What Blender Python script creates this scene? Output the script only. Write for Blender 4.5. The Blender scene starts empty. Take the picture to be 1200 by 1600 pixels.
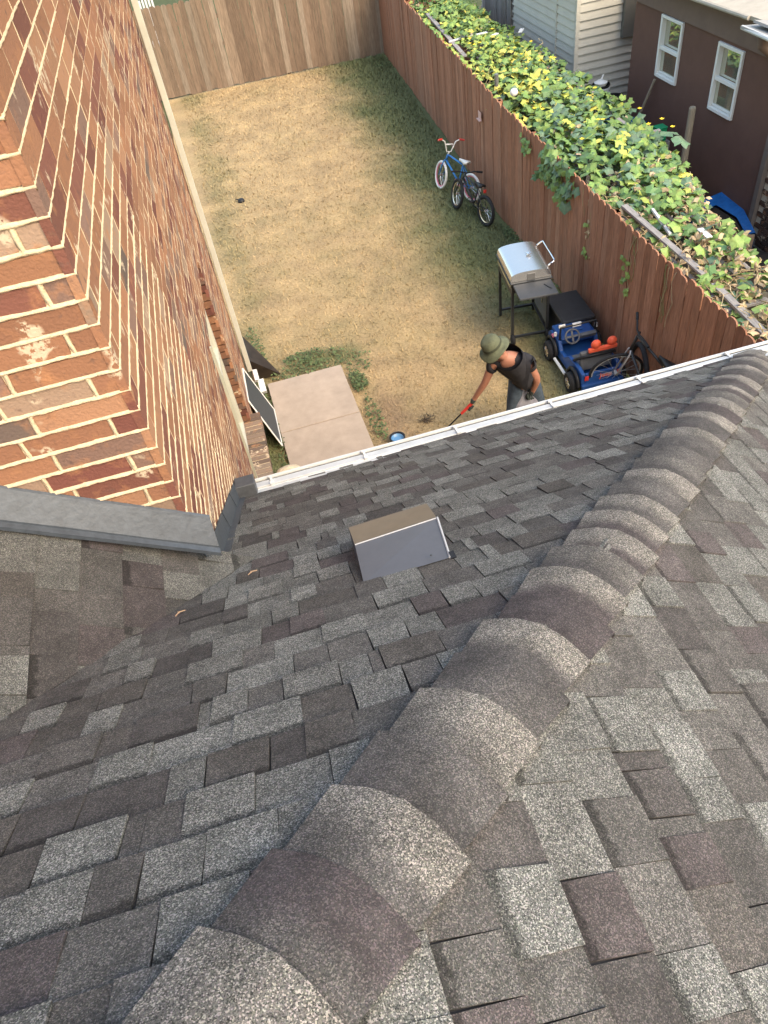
import bpy, bmesh, math, random
import numpy as np
from mathutils import Vector, Matrix, noise as mn

C = bpy.context.scene
COL = C.collection
PI = math.pi
rnd = random.Random(7)

# ------------------------------------------------------------------ camera
H = 6.16
F_PX = 1162.8
yaw, pit, rol = math.radians(7.748), math.radians(46.501), math.radians(-10.436)
cy, sy, cp, sp = math.cos(yaw), math.sin(yaw), math.cos(pit), math.sin(pit)
FW = Vector((sy*cp, cy*cp, -sp)); R0 = Vector((cy, -sy, 0)); U0 = R0.cross(FW)
RT = math.cos(rol)*R0 + math.sin(rol)*U0
UP = -math.sin(rol)*R0 + math.cos(rol)*U0
cam_d = bpy.data.cameras.new('camera'); cam = bpy.data.objects.new('camera', cam_d); COL.objects.link(cam)
m = Matrix((RT, UP, -FW)).transposed().to_4x4(); m.translation = Vector((0, 0, H)); cam.matrix_world = m
cam_d.sensor_fit = 'HORIZONTAL'; cam_d.sensor_width = 36; cam_d.lens = 36*F_PX/1200
cam_d.clip_start = 0.05; cam_d.clip_end = 500
C.camera = cam
def px(P):
    d = Vector(P) - Vector((0, 0, H)); w = d.dot(FW)
    if w < 0.05: return None
    return (600 + F_PX*d.dot(RT)/w, 800 - F_PX*d.dot(UP)/w, w)
def in_view(P, mg=60):
    q = px(P)
    return q is not None and -mg < q[0] < 1200+mg and -mg < q[1] < 1600+mg

# ------------------------------------------------------------------ light
SUN_EL, SUN_AZ = math.radians(44), Vector((0.50, -0.80, 0)).normalized()
w = bpy.data.worlds.new('World'); C.world = w; w.use_nodes = True
nt = w.node_tree; nt.nodes.clear()
sky = nt.nodes.new('ShaderNodeTexSky'); sky.sky_type = 'NISHITA'; sky.sun_disc = False
sky.sun_elevation = SUN_EL; sky.sun_rotation = math.atan2(SUN_AZ.x, SUN_AZ.y)
sky.air_density = 1.6; sky.dust_density = 4.0; sky.ozone_density = 1.0
bg = nt.nodes.new('ShaderNodeBackground'); bg.inputs[1].default_value = 0.15
wo = nt.nodes.new('ShaderNodeOutputWorld')
nt.links.new(sky.outputs[0], bg.inputs[0]); nt.links.new(bg.outputs[0], wo.inputs[0])
sd = bpy.data.lights.new('sun', 'SUN'); sd.energy = 0.65; sd.angle = math.radians(32); sd.color = (1.0, 0.79, 0.52)
sun = bpy.data.objects.new('sun', sd); COL.objects.link(sun)
sdir = Vector((SUN_AZ.x*math.cos(SUN_EL), SUN_AZ.y*math.cos(SUN_EL), math.sin(SUN_EL)))
sun.rotation_euler = sdir.to_track_quat('Z', 'Y').to_euler(); sun.location = (6, -6, 12)
C.view_settings.view_transform = 'Standard'; C.view_settings.look = 'None'
C.view_settings.gamma = 1; C.view_settings.use_curve_mapping = False
C.view_settings.exposure = 1.52

# ------------------------------------------------------------------ helpers
def srgb(r, g, b):
    return tuple(((c/255)/12.92 if c/255 <= .04045 else ((c/255+.055)/1.055)**2.4) for c in (r, g, b))

def material(name, color=None, rough=.7, metal=0, nscale=0, namt=.0, bump=0, bscale=None, stretch=None, spec=.3,
             coords='pos', objrand=0, trans=0, alpha=1, coat=0):
    """color None: take it from the Col attribute. Mottled by noise, fine relief by bump."""
    M = bpy.data.materials.new(name); M.use_nodes = True; n = M.node_tree.nodes; L = M.node_tree.links
    b = n['Principled BSDF']; b.inputs['Roughness'].default_value = rough; b.inputs['Metallic'].default_value = metal
    b.inputs['Specular IOR Level'].default_value = spec
    if coat: b.inputs['Coat Weight'].default_value = coat
    if trans: b.inputs['Transmission Weight'].default_value = trans
    if alpha < 1: b.inputs['Alpha'].default_value = alpha
    if color is None:
        a = n.new('ShaderNodeAttribute'); a.attribute_name = 'Col'; src = a.outputs['Color']
    else:
        a = n.new('ShaderNodeRGB'); a.outputs[0].default_value = (*color, 1); src = a.outputs[0]
    if coords == 'pos': co = n.new('ShaderNodeNewGeometry').outputs['Position']
    else: co = n.new('ShaderNodeTexCoord').outputs['Object']
    if stretch:
        mp = n.new('ShaderNodeMapping'); mp.inputs['Scale'].default_value = stretch; L.new(co, mp.inputs[0]); co = mp.outputs[0]
    if objrand:
        oi = n.new('ShaderNodeObjectInfo'); ad = n.new('ShaderNodeVectorMath'); ad.operation = 'MULTIPLY_ADD'
        L.new(oi.outputs['Random'], ad.inputs[0]); ad.inputs[1].default_value = (37, 91, 53); L.new(co, ad.inputs[2]); co = ad.outputs[0]
        hs = n.new('ShaderNodeHueSaturation'); mr = n.new('ShaderNodeMapRange'); L.new(oi.outputs['Random'], mr.inputs[0])
        mr.inputs[3].default_value = 1-objrand; mr.inputs[4].default_value = 1+objrand
        L.new(mr.outputs[0], hs.inputs['Value']); L.new(src, hs.inputs['Color']); src = hs.outputs[0]
    if nscale:
        nz = n.new('ShaderNodeTexNoise'); nz.inputs['Scale'].default_value = nscale; nz.inputs['Detail'].default_value = 8
        nz.inputs['Roughness'].default_value = .65; L.new(co, nz.inputs['Vector'])
        mr = n.new('ShaderNodeMapRange'); L.new(nz.outputs[0], mr.inputs[0]); mr.inputs[1].default_value = .3; mr.inputs[2].default_value = .7
        mr.inputs[3].default_value = 1-namt; mr.inputs[4].default_value = 1+namt
        mx = n.new('ShaderNodeVectorMath'); mx.operation = 'SCALE'; L.new(src, mx.inputs[0]); L.new(mr.outputs[0], mx.inputs['Scale']); src = mx.outputs[0]
    L.new(src, b.inputs['Base Color'])
    if bump:
        n2 = n.new('ShaderNodeTexNoise'); n2.inputs['Scale'].default_value = bscale or nscale or 50; n2.inputs['Detail'].default_value = 5
        L.new(co, n2.inputs['Vector']); bp = n.new('ShaderNodeBump'); bp.inputs['Strength'].default_value = 1; bp.inputs['Distance'].default_value = bump
        L.new(n2.outputs[0], bp.inputs['Height']); L.new(bp.outputs[0], b.inputs['Normal'])
    return M

class MB:
    def __init__(s): s.v = []; s.f = []; s.c = []
    def add(s, vs, fs, col=(1, 1, 1), al=1.0):
        o = len(s.v); s.v += [tuple(x) for x in vs]; s.f += [tuple(i+o for i in f) for f in fs]
        if isinstance(al, (list, tuple)): s.c += [(*col, a) for a in al]
        elif col and isinstance(col[0], (tuple, list)): s.c += [(*k, al) for k in col]
        else: s.c += [(*col, al)]*len(vs)
    def box(s, c, size, rot=None, col=(1, 1, 1)):
        c = Vector(c); hx, hy, hz = size[0]/2, size[1]/2, size[2]/2
        vs = [Vector((x, y, z)) for x in (-hx, hx) for y in (-hy, hy) for z in (-hz, hz)]
        if rot is not None: vs = [rot @ q for q in vs]
        s.add([c+q for q in vs], [(0, 1, 3, 2), (4, 6, 7, 5), (0, 4, 5, 1), (2, 3, 7, 6), (0, 2, 6, 4), (1, 5, 7, 3)], col)
    def tube(s, pts, r, n=8, col=(1, 1, 1), cap=True):
        pts = [Vector(p) for p in pts]; rs = r if isinstance(r, (list, tuple)) else [r]*len(pts)
        vs = []; prev = None
        for i, p in enumerate(pts):
            t = (pts[min(i+1, len(pts)-1)] - pts[max(i-1, 0)]).normalized()
            if prev is None: u = t.orthogonal().normalized()
            else: u = (prev - t*prev.dot(t)); u = u.normalized() if u.length > 1e-6 else t.orthogonal().normalized()
            prev = u; v = t.cross(u)
            for k in range(n):
                a = 2*PI*k/n; vs.append(p + (u*math.cos(a)+v*math.sin(a))*rs[i])
        fs = [(i*n+k, i*n+(k+1) % n, (i+1)*n+(k+1) % n, (i+1)*n+k) for i in range(len(pts)-1) for k in range(n)]
        if cap: fs += [tuple(reversed(range(n))), tuple(range((len(pts)-1)*n, len(pts)*n))]
        s.add(vs, fs, col)
    def lathe(s, prof, origin=(0, 0, 0), axis='Z', n=20, col=(1, 1, 1), rot=None):
        vs = []
        for r_, h in prof:
            for k in range(n):
                a = 2*PI*k/n
                q = Vector((r_*math.cos(a), r_*math.sin(a), h))
                if axis == 'Y': q = Vector((q.x, q.z, q.y))
                if axis == 'X': q = Vector((q.z, q.x, q.y))
                if rot is not None: q = rot @ q
                vs.append(Vector(origin)+q)
        m_ = len(prof)
        fs = [(i*n+k, i*n+(k+1) % n, (i+1)*n+(k+1) % n, (i+1)*n+k) for i in range(m_-1) for k in range(n)]
        s.add(vs, fs, col)
    def torus(s, R, r, origin=(0, 0, 0), axis='Y', n=28, k=8, col=(1, 1, 1), a0=0, a1=2*PI, rot=None):
        pts = []
        closed = abs(a1-a0-2*PI) < 1e-6
        N = n if closed else n+1
        vs = []
        for i in range(N):
            a = a0+(a1-a0)*i/n
            for j in range(k):
                b = 2*PI*j/k; rr = R+r*math.cos(b); q = Vector((rr*math.cos(a), r*math.sin(b), rr*math.sin(a)))
                if axis == 'Z': q = Vector((q.x, q.z, q.y))
                if axis == 'X': q = Vector((q.y, q.x, q.z))
                if rot is not None: q = rot @ q
                vs.append(Vector(origin)+q)
        fs = []
        for i in range(N if closed else N-1):
            for j in range(k):
                fs.append((i*k+j, i*k+(j+1) % k, ((i+1) % N)*k+(j+1) % k, ((i+1) % N)*k+j))
        s.add(vs, fs, col)
    def mesh(s, name):
        me = bpy.data.meshes.new(name); me.from_pydata(s.v, [], s.f)
        a = me.color_attributes.new('Col', 'FLOAT_COLOR', 'POINT')
        a.data.foreach_set('color', np.array(s.c, dtype=np.float32).ravel())
        return me
    def build(s, name, mat, parent=None, smooth=False, bevel=0, **props):
        me = s.mesh(name); me.materials.append(mat)
        if smooth: me.polygons.foreach_set('use_smooth', [True]*len(me.polygons))
        o = bpy.data.objects.new(name, me); COL.objects.link(o)
        if parent is not None: o.parent = parent
        if smooth == 'auto' or bevel:
            pass
        if bevel:
            md = o.modifiers.new('bevel', 'BEVEL'); md.width = bevel; md.segments = 2; md.limit_method = 'ANGLE'
        for k, v in props.items(): o[k] = v
        return o

def thing(name, label, cat, loc=(0, 0, 0), rz=0, group=None):
    o = bpy.data.objects.new(name, None); COL.objects.link(o); o.location = loc; o.rotation_euler = (0, 0, rz)
    o.empty_display_size = .2; o['label'] = label; o['category'] = cat
    if group: o['group'] = group
    return o
def tag(o, label, cat, group=None):
    o['label'] = label; o['category'] = cat
    if group: o['group'] = group
    return o

def clip(poly, a, b, c):
    """Sutherland-Hodgman: keep a*x+b*y+c>=0 in plan (poly of (Vector3, t))"""
    out = []
    for i in range(len(poly)):
        P, Q = poly[i], poly[(i+1) % len(poly)]
        dp = a*P[0].x+b*P[0].y+c; dq = a*Q[0].x+b*Q[0].y+c
        if dp >= 0: out.append(P)
        if (dp >= 0) != (dq >= 0):
            t = dp/(dp-dq); out.append((P[0].lerp(Q[0], t), P[1]+(Q[1]-P[1])*t))
    return out

def N3(x, y, z=0.0): return mn.noise(Vector((x, y, z)))

# ------------------------------------------------------------------ materials
def shingle_material():
    M = bpy.data.materials.new('asphalt_shingle'); M.use_nodes = True; n = M.node_tree.nodes; L = M.node_tree.links
    b = n['Principled BSDF']; b.inputs['Roughness'].default_value = .92; b.inputs['Specular IOR Level'].default_value = .25
    at = n.new('ShaderNodeAttribute'); at.attribute_name = 'Col'
    pos = n.new('ShaderNodeNewGeometry').outputs['Position']
    def math_(op, a, b_=None, c_=None):
        q = n.new('ShaderNodeMath'); q.operation = op
        for i, x in enumerate((a, b_, c_)):
            if x is None: continue
            if isinstance(x, (int, float)): q.inputs[i].default_value = x
            else: L.new(x, q.inputs[i])
        return q.outputs[0]
    sep = n.new('ShaderNodeSeparateColor'); L.new(at.outputs['Color'], sep.inputs[0])
    # granules: two sizes of cells, light and dark grains
    vo = n.new('ShaderNodeTexVoronoi'); vo.inputs['Scale'].default_value = 470; L.new(pos, vo.inputs['Vector'])
    sc = n.new('ShaderNodeSeparateColor'); L.new(vo.outputs['Color'], sc.inputs[0])
    v2 = n.new('ShaderNodeTexVoronoi'); v2.inputs['Scale'].default_value = 820; L.new(pos, v2.inputs['Vector'])
    s2 = n.new('ShaderNodeSeparateColor'); L.new(v2.outputs['Color'], s2.inputs[0])
    # contrast of grains is larger on light coloured pieces
    lum = math_('ADD', sep.outputs[1], 0.0)
    contrast = n.new('ShaderNodeMapRange'); L.new(lum, contrast.inputs[0]); contrast.inputs[1].default_value = .03; contrast.inputs[2].default_value = .16
    contrast.inputs[3].default_value = .38; contrast.inputs[4].default_value = .92
    bright = math_('GREATER_THAN', sc.outputs[0], .80)
    dark = math_('LESS_THAN', sc.outputs[0], .30)
    g = math_('MULTIPLY_ADD', bright, 1.25, .86)
    g = math_('SUBTRACT', g, math_('MULTIPLY', dark, .46))
    g = math_('ADD', g, math_('MULTIPLY_ADD', s2.outputs[0], .7, -.35))
    g = math_('ADD', 1.0, math_('MULTIPLY', math_('SUBTRACT', g, 1.0), contrast.outputs[0]))
    # broad unevenness of wear
    nz = n.new('ShaderNodeTexNoise'); nz.inputs['Scale'].default_value = 9; nz.inputs['Detail'].default_value = 6; L.new(pos, nz.inputs['Vector'])
    mr = n.new('ShaderNodeMapRange'); L.new(nz.outputs[0], mr.inputs[0]); mr.inputs[1].default_value = .3; mr.inputs[2].default_value = .7
    mr.inputs[3].default_value = .80; mr.inputs[4].default_value = 1.2
    g = math_('MULTIPLY', g, mr.outputs[0])
    n5 = n.new('ShaderNodeTexNoise'); n5.inputs['Scale'].default_value = 34; n5.inputs['Detail'].default_value = 7; n5.inputs['Roughness'].default_value = .75; L.new(pos, n5.inputs['Vector'])
    m5 = n.new('ShaderNodeMapRange'); L.new(n5.outputs[0], m5.inputs[0]); m5.inputs[1].default_value = .32; m5.inputs[2].default_value = .68; m5.inputs[3].default_value = .82; m5.inputs[4].default_value = 1.16
    g = math_('MULTIPLY', g, m5.outputs[0])
    # printed dark granule band along the upper edge of the laminated tabs (alpha carries height on the tab)
    n3 = n.new('ShaderNodeTexNoise'); n3.inputs['Scale'].default_value = 60; n3.inputs['Detail'].default_value = 4; L.new(pos, n3.inputs['Vector'])
    th = math_('MULTIPLY_ADD', n3.outputs[0], .30, .64)
    band = n.new('ShaderNodeMapRange'); L.new(math_('SUBTRACT', at.outputs['Alpha'], th), band.inputs[0]); band.inputs[1].default_value = -.02; band.inputs[2].default_value = .05
    band.inputs[3].default_value = 1.0; band.inputs[4].default_value = .46
    g = math_('MULTIPLY', g, band.outputs[0])
    tint = n.new('ShaderNodeMix'); tint.data_type = 'RGBA'; tint.blend_type = 'MULTIPLY'; tint.inputs[0].default_value = .12
    L.new(at.outputs['Color'], tint.inputs[6]); L.new(vo.outputs['Color'], tint.inputs[7])
    mx = n.new('ShaderNodeVectorMath'); mx.operation = 'SCALE'; L.new(tint.outputs[2], mx.inputs[0]); L.new(g, mx.inputs['Scale'])
    L.new(mx.outputs[0], b.inputs['Base Color'])
    bp = n.new('ShaderNodeBump'); bp.inputs['Strength'].default_value = .8; bp.inputs['Distance'].default_value = .0012
    L.new(math_('ADD', sc.outputs[1], s2.outputs[1]), bp.inputs['Height']); L.new(bp.outputs[0], b.inputs['Normal'])
    return M
M_SH = shingle_material()

def brick_material():
    M = bpy.data.materials.new('brick'); M.use_nodes = True; n = M.node_tree.nodes; L = M.node_tree.links
    b = n['Principled BSDF']; b.inputs['Roughness'].default_value = .85; b.inputs['Specular IOR Level'].default_value = .25
    at = n.new('ShaderNodeAttribute'); at.attribute_name = 'Col'; pos = n.new('ShaderNodeNewGeometry').outputs['Position']
    def noise(scale, det, a, c):
        nz = n.new('ShaderNodeTexNoise'); nz.inputs['Scale'].default_value = scale; nz.inputs['Detail'].default_value = det; nz.inputs['Roughness'].default_value = .6
        L.new(pos, nz.inputs['Vector']); mr = n.new('ShaderNodeMapRange'); L.new(nz.outputs[0], mr.inputs[0]); mr.inputs[1].default_value = a; mr.inputs[2].default_value = c; return mr.outputs[0]
    # orange flashing from the kiln
    m1 = n.new('ShaderNodeMix'); m1.data_type = 'RGBA'; L.new(noise(11, 4, .55, .80), m1.inputs[0]); L.new(at.outputs['Color'], m1.inputs[6]); m1.inputs[7].default_value = (.40, .19, .09, 1)
    # dark patches
    m2 = n.new('ShaderNodeMix'); m2.data_type = 'RGBA'; L.new(noise(23, 6, .60, .78), m2.inputs[0]); L.new(m1.outputs[2], m2.inputs[6]); m2.inputs[7].default_value = (.12, .075, .06, 1)
    # mortar smears (thin lime film) on some bricks
    m3 = n.new('ShaderNodeMix'); m3.data_type = 'RGBA'; nz1 = noise(7, 2, .60, .66); nz2 = noise(48, 9, .46, .52)
    mu = n.new('ShaderNodeMath'); mu.operation = 'MULTIPLY'; L.new(nz1, mu.inputs[0]); L.new(nz2, mu.inputs[1])
    L.new(mu.outputs[0], m3.inputs[0]); L.new(m2.outputs[2], m3.inputs[6]); m3.inputs[7].default_value = (.55, .43, .30, 1)
    L.new(m3.outputs[2], b.inputs['Base Color'])
    nb = n.new('ShaderNodeTexNoise'); nb.inputs['Scale'].default_value = 90; nb.inputs['Detail'].default_value = 8; L.new(pos, nb.inputs['Vector'])
    bp = n.new('ShaderNodeBump'); bp.inputs['Distance'].default_value = .004; bp.inputs['Strength'].default_value = .9; L.new(nb.outputs[0], bp.inputs['Height']); L.new(bp.outputs[0], b.inputs['Normal'])
    return M
M_BR = brick_material()
M_MORTAR = material('mortar', (.60, .475, .31), .95, nscale=40, namt=.14, bump=.004, bscale=130)
M_FLASH = material('flashing_metal', (.060, .070, .082), .5, metal=.1, nscale=30, namt=.22, bump=.0015, bscale=60, spec=.5)
M_FLASHD = material('flashing_dark', (.075, .08, .088), .5, metal=.2, nscale=30, namt=.2, spec=.5)
M_WHITE = material('white_aluminium', (.60, .61, .60), .38, nscale=14, namt=.07, spec=.5)
M_GUT_IN = material('gutter_inside', (.45, .45, .43), .6, nscale=20, namt=.25)
M_PIPE = material('cream_downspout', (.46, .45, .38), .45, nscale=6, namt=.1, spec=.5)
M_VENT = material('vent_metal', (.088, .088, .10), .42, nscale=14, namt=.07, spec=.5, bump=.0006, bscale=30)
M_VENT_TAN = material('vent_metal_tan', (.17, .13, .09), .38, nscale=18, namt=.1, spec=.5)
M_DECK = material('roof_felt', (.045, .042, .042), .95, nscale=20, namt=.3)
M_WOODR = material('cedar_fence', None, .82, nscale=6, namt=.34, stretch=(9, 9, .9), coords='obj', objrand=.14, bump=.003, bscale=14)
M_WOODG = material('weathered_wood', None, .85, nscale=5, namt=.36, stretch=(10, 10, .8), coords='obj', objrand=.16, bump=.003, bscale=14)
M_CONC = material('concrete', (.37, .30, .235), .9, nscale=5, namt=.13, bump=.0025, bscale=90)
M_GRASS = material('dry_lawn', None, .95, nscale=26, namt=.30, bump=.02, bscale=60)
M_BLADE = material('grass_blade', None, .8, coords='pos')
M_DIRT = material('dark_soil', (.035, .028, .021), .95, nscale=12, namt=.4, bump=.02, bscale=30)
M_BROWN = material('brown_siding', (.145, .078, .058), .75, nscale=4, namt=.09, bump=.0015, bscale=80)
M_BROWNT = material('brown_trim', (.18, .125, .10), .7, nscale=4, namt=.1)
M_SHED = material('cream_siding', (.52, .50, .43), .6, nscale=3, namt=.06)
M_WIN = material('window_white', (.78, .77, .72), .45)
def glass_mat():
    M = bpy.data.materials.new('window_glass'); M.use_nodes = True; n = M.node_tree.nodes; L = M.node_tree.links; b = n['Principled BSDF']
    b.inputs['Base Color'].default_value = (.55, .55, .44, 1); b.inputs['Roughness'].default_value = .04; b.inputs['Specular IOR Level'].default_value = 1.0
    b.inputs['Metallic'].default_value = .75; b.inputs['Coat Weight'].default_value = 1.0; b.inputs['IOR'].default_value = 2.2
    return M
M_GLASS = glass_mat()
M_BLACK = material('black_plastic', (.018, .018, .019), .45, nscale=20, namt=.2)
M_RUBBER = material('rubber', (.022, .022, .023), .75, nscale=40, namt=.2)
M_STEEL = material('stainless_steel', (.72, .70, .66), .25, metal=.9, nscale=10, namt=.06, stretch=(1, 30, 1), coords='obj')
M_STEELG = material('painted_grey_metal', (.16, .16, .155), .45, metal=.2, nscale=12, namt=.15)
M_GRILLB = material('black_enamel', (.028, .03, .032), .4, nscale=10, namt=.2, spec=.5)
M_JBLUE = material('toy_blue', (.018, .075, .25), .38, nscale=9, namt=.14, spec=.5)
M_JORANGE = material('toy_orange', (.78, .12, .055), .45, nscale=12, namt=.1)
M_JGREY = material('toy_grey', (.12, .125, .13), .55, nscale=9, namt=.15)
M_CHROME = material('chrome', (.8, .8, .8), .2, metal=1)
M_BIKEBLUE = material('bike_blue', (.03, .20, .52), .35, spec=.5)
M_BIKEWHITE = material('bike_white', (.78, .76, .70), .45)
M_PINK = material('pink_plastic', (.70, .20, .28), .5)
M_REDREF = material('red_reflector', (.62, .05, .04), .3)
M_SKIN = material('skin', (.34, .155, .10), .55, nscale=30, namt=.1)
M_SHIRT = material('black_cotton', (.022, .021, .024), .92, nscale=16, namt=.25, bump=.006, bscale=12)
M_JEANS = material('denim', (.055, .075, .10), .9, nscale=14, namt=.3, bump=.006, bscale=14)
M_HAT = material('olive_cloth', (.105, .115, .07), .92, nscale=22, namt=.2, bump=.002, bscale=60)
M_GLOVE = material('dark_glove', (.04, .05, .045), .9, nscale=50, namt=.3)
M_BAG = material('thin_plastic_bag', (.26, .26, .30), .35, nscale=18, namt=.2, bump=.02, bscale=14, alpha=.78)
M_RED = material('red_plastic', (.55, .04, .03), .4)
M_TARP = material('blue_tarp', (.012, .11, .34), .45, nscale=9, namt=.25, bump=.01, bscale=18)
M_CARD = material('cardboard', (.36, .245, .155), .9, nscale=8, namt=.12)
M_POST = material('grey_post', (.30, .25, .18), .85, nscale=8, namt=.25, stretch=(6, 6, 1), coords='obj')
M_PLANK = material('grey_plank', (.27, .255, .24), .85, nscale=8, namt=.3, stretch=(8, 1, 8), coords='obj', bump=.002)
M_LEAF = material('leaf', None, .55, nscale=30, namt=.16, objrand=.16, spec=.4, coords='pos')
M_STEM = material('dry_stem', None, .85, nscale=20, namt=.25)
M_GREENP = material('green_plastic', (.02, .30, .12), .5)
M_MESH = material('insect_screen', (.045, .052, .056), .6, nscale=600, namt=.5, nscale_dummy=0) if False else material('insect_screen', (.05, .056, .06), .6, nscale=500, namt=.5)
M_ROCK = material('pale_rock', (.55, .46, .33), .95, nscale=20, namt=.25, bump=.01, bscale=30)
M_ROOFN = material('beige_roof_sheet', (.42, .38, .31), .85, nscale=6, namt=.12)

# ------------------------------------------------------------------ the house (one thing)
house = thing('brick_house', 'red brick house with cream mortar and a grey shingle roof over its lower storey', 'house', (0, 0, 0))
S = .667
zM = lambda y: 5.23 - S*y
SR = .63
zR = lambda x: 4.89 - SR*x
zL0 = lambda x: 3.93 - S*(x+.43)
zL = lambda x: zL0(x) if x < -.9 else 4.2435-.80*(x+.9)
EAVE_Y = 3.67; EAVE_X = 3.35
WX, WY = -.47, 2.2                     # near corner of the upper wall
K2 = .0207                             # run of the side wall
WALL_END = 8.95
# plan lines
HIP = lambda x: .51+.945*x             # y of hip at x
HX, HY, HC = -.945, 1.0, -.51          # M side of the hip: y-.945x-.51>=0
VX, VY, VC = 1.0, -1.0, 2.62           # M side of the valley: x+2.62-y>=0

roof = MB()
e = .004
roof.add([(-1.62, -1.0+0, zM(-1.0)-e), (-.47, 2.12, zM(2.12)-e), (-.47, EAVE_Y, zM(EAVE_Y)-e), (EAVE_X, EAVE_Y, zM(EAVE_Y)-e-.0), (-1.6, -1.0, zM(-1.0)-e)], [(0, 1, 2, 3, 4)])
roof.v = []; roof.f = []; roof.c = []
def plane_poly(pts, zf, drop=.004):
    vs = [(x, y, zf(x, y)-drop) for x, y in pts]; o = len(roof.v); roof.v += vs; roof.f.append(tuple(range(o, o+len(vs)))); roof.c += [(1, 1, 1, 1)]*len(vs)
ym = -1.2; xh = (ym-.51)/.945
vyx = lambda x: x+2.62
plane_poly([(-3.6, vyx(-3.6)), (-3.6, ym), (xh, ym), (EAVE_X, EAVE_Y), (-.47, EAVE_Y), (-.47, 2.15)], lambda x, y: zM(y))
plane_poly([(xh, ym), (xh, -3.0), (EAVE_X, -3.0), (EAVE_X, EAVE_Y)], lambda x, y: zR(x))
VAL = lambda x: (5.23-zL(x))/S
plane_poly([(-.9, VAL(-.9)), (-.301, 2.198), (-.9, 2.2)], lambda x, y: zL(x))
plane_poly([(-3.6, VAL(-3.6)), (-.9, VAL(-.9)), (-.9, 2.2), (-3.6, 2.2)], lambda x, y: zL(x))
roof_o = roof.build('roof', M_DECK, house)

PAL = dict(light=(.168, .172, .163), light2=(.146, .148, .140), mid=(.112, .109, .104), mid2=(.098, .094, .090),
           dark=(.082, .077, .075), purple=(.092, .081, .081), brown=(.096, .090, .084))
def pal_pick(r_, pr_):
    k = r_.choices(['light', 'light2', 'mid', 'mid2', 'dark', 'purple', 'brown'], ([.38, .30, .12, .06, .04, .06, .04] if pr_ else [.03, .10, .25, .24, .10, .16, .12]))[0]
    c = PAL[k]; f = r_.uniform(.92, 1.18); return (c[0]*f*1.02, c[1]*f, c[2]*f*.96), k

pieces = []       # (dist, verts, faces, col, alphas)
def lay_shingles(P0, a, up, nrm, q_rng, p_rng, clips, seed, E=.143, wl=(.10, .30)):
    r_ = random.Random(seed); nq = int((q_rng[1]-q_rng[0])/E)+1
    for row in range(nq):
        q0 = q_rng[0]+row*E; p = p_rng[0]-r_.uniform(0, .3); proud = r_.random() < .5
        while p < p_rng[1]:
            wdt = r_.uniform(*wl) if not proud else r_.uniform(wl[0]*1.1, wl[1]*.85)
            if r_.random() < .06: wdt = r_.uniform(.03, .05)
            g = .0006 if r_.random() < .6 else .0013
            col, kind = pal_pick(r_, proud if r_.random() < .82 else not proud)
            sk = r_.uniform(-.006, .006) if proud else 0
            q1 = q0+E*1.22; qb = q0+r_.uniform(-.003, .003)
            quad = [(P0+a*(p+g)+up*qb, 0.0), (P0+a*(p+wdt-g)+up*(qb+sk*.3), 0.0), (P0+a*(p+wdt-g-sk)+up*q1, 1.22), (P0+a*(p+g+sk)+up*q1, 1.22)]
            poly = quad
            for c_ in clips:
                poly = clip(poly, *c_)
                if len(poly) < 3: break
            if len(poly) >= 3:
                band = (proud and r_.random() < .85)
                hb = .0115 if proud else .0062
                hb += r_.uniform(-.0012, .0012)
                lift = r_.random() < .04
                if lift: hb += .004
                top = [v + nrm*(hb*(1-t/1.24)+.0012) for v, t in poly]; bot = [v - nrm*.003 for v, t in poly]
                n = len(poly)
                vs = top+bot
                fs = [tuple(range(n))]+[(i, i+n, (i+1) % n+n, (i+1) % n) for i in range(n)]
                # orientation check
                nn = (top[1]-top[0]).cross(top[2]-top[1])
                if nn.dot(nrm) < 0: fs = [tuple(reversed(f)) for f in fs]
                al = [(t if band else t*.5) for v, t in poly]; al = al+al
                cen = sum((v for v, t in poly), Vector())/n
                pieces.append((cen, vs, fs, col, al))
            p += wdt
            proud = not proud if r_.random() < .8 else proud
E2 = 1/math.sqrt(1+S*S)
cm = 1/math.sqrt(1+S*S)
upM = Vector((0, -cm, S*cm)); nM = Vector((0, S*cm, cm))
lay_shingles(Vector((0, EAVE_Y+.02, zM(EAVE_Y+.02))), Vector((1, 0, 0)), upM, nM, (0, 5.6), (-2.4, 3.5),
             [(HX, HY, HC), (0, 1, 1.1)], 11, wl=(.075, .195))
# M beside the side wall: cut at the wall
pieces = [p for p in pieces if not (p[0].x < WX+.02 and p[0].y > 2.25) and not (p[0].x < WX-.05 and p[0].y > p[0].x+2.50)]
cr = 1/math.sqrt(1+SR*SR)
upR = Vector((-cr, 0, SR*cr)); nR = Vector((SR*cr, 0, cr))
lay_shingles(Vector((EAVE_X+.02, 0, zR(EAVE_X+.02))), Vector((0, 1, 0)), upR, nR, (0, 5.6), (-2.6, 3.7), [(-HX, -HY, -HC)], 12, wl=(.085, .195))
cl = 1/math.sqrt(1+S*S)
upL = Vector((-cl, 0, S*cl)); nL = Vector((S*cl, 0, cl))
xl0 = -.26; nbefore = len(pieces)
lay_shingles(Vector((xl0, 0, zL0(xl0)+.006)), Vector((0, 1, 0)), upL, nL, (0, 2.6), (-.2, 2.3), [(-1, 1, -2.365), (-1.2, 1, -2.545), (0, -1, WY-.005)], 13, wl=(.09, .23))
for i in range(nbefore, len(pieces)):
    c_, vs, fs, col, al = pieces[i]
    vs = [Vector((v.x, v.y, v.z+zL(v.x)-zL0(v.x)+.004)) for v in vs]; pieces[i] = (Vector((c_.x, c_.y, zL(c_.x))), vs, fs, tuple(q*.74 for q in col), al)  # left slope's tabs darkened in colour to imitate the shade beside the wall
pieces = [p for p in pieces if not (p[0].x > 3.3 and p[0].y > 3.6)]
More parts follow.
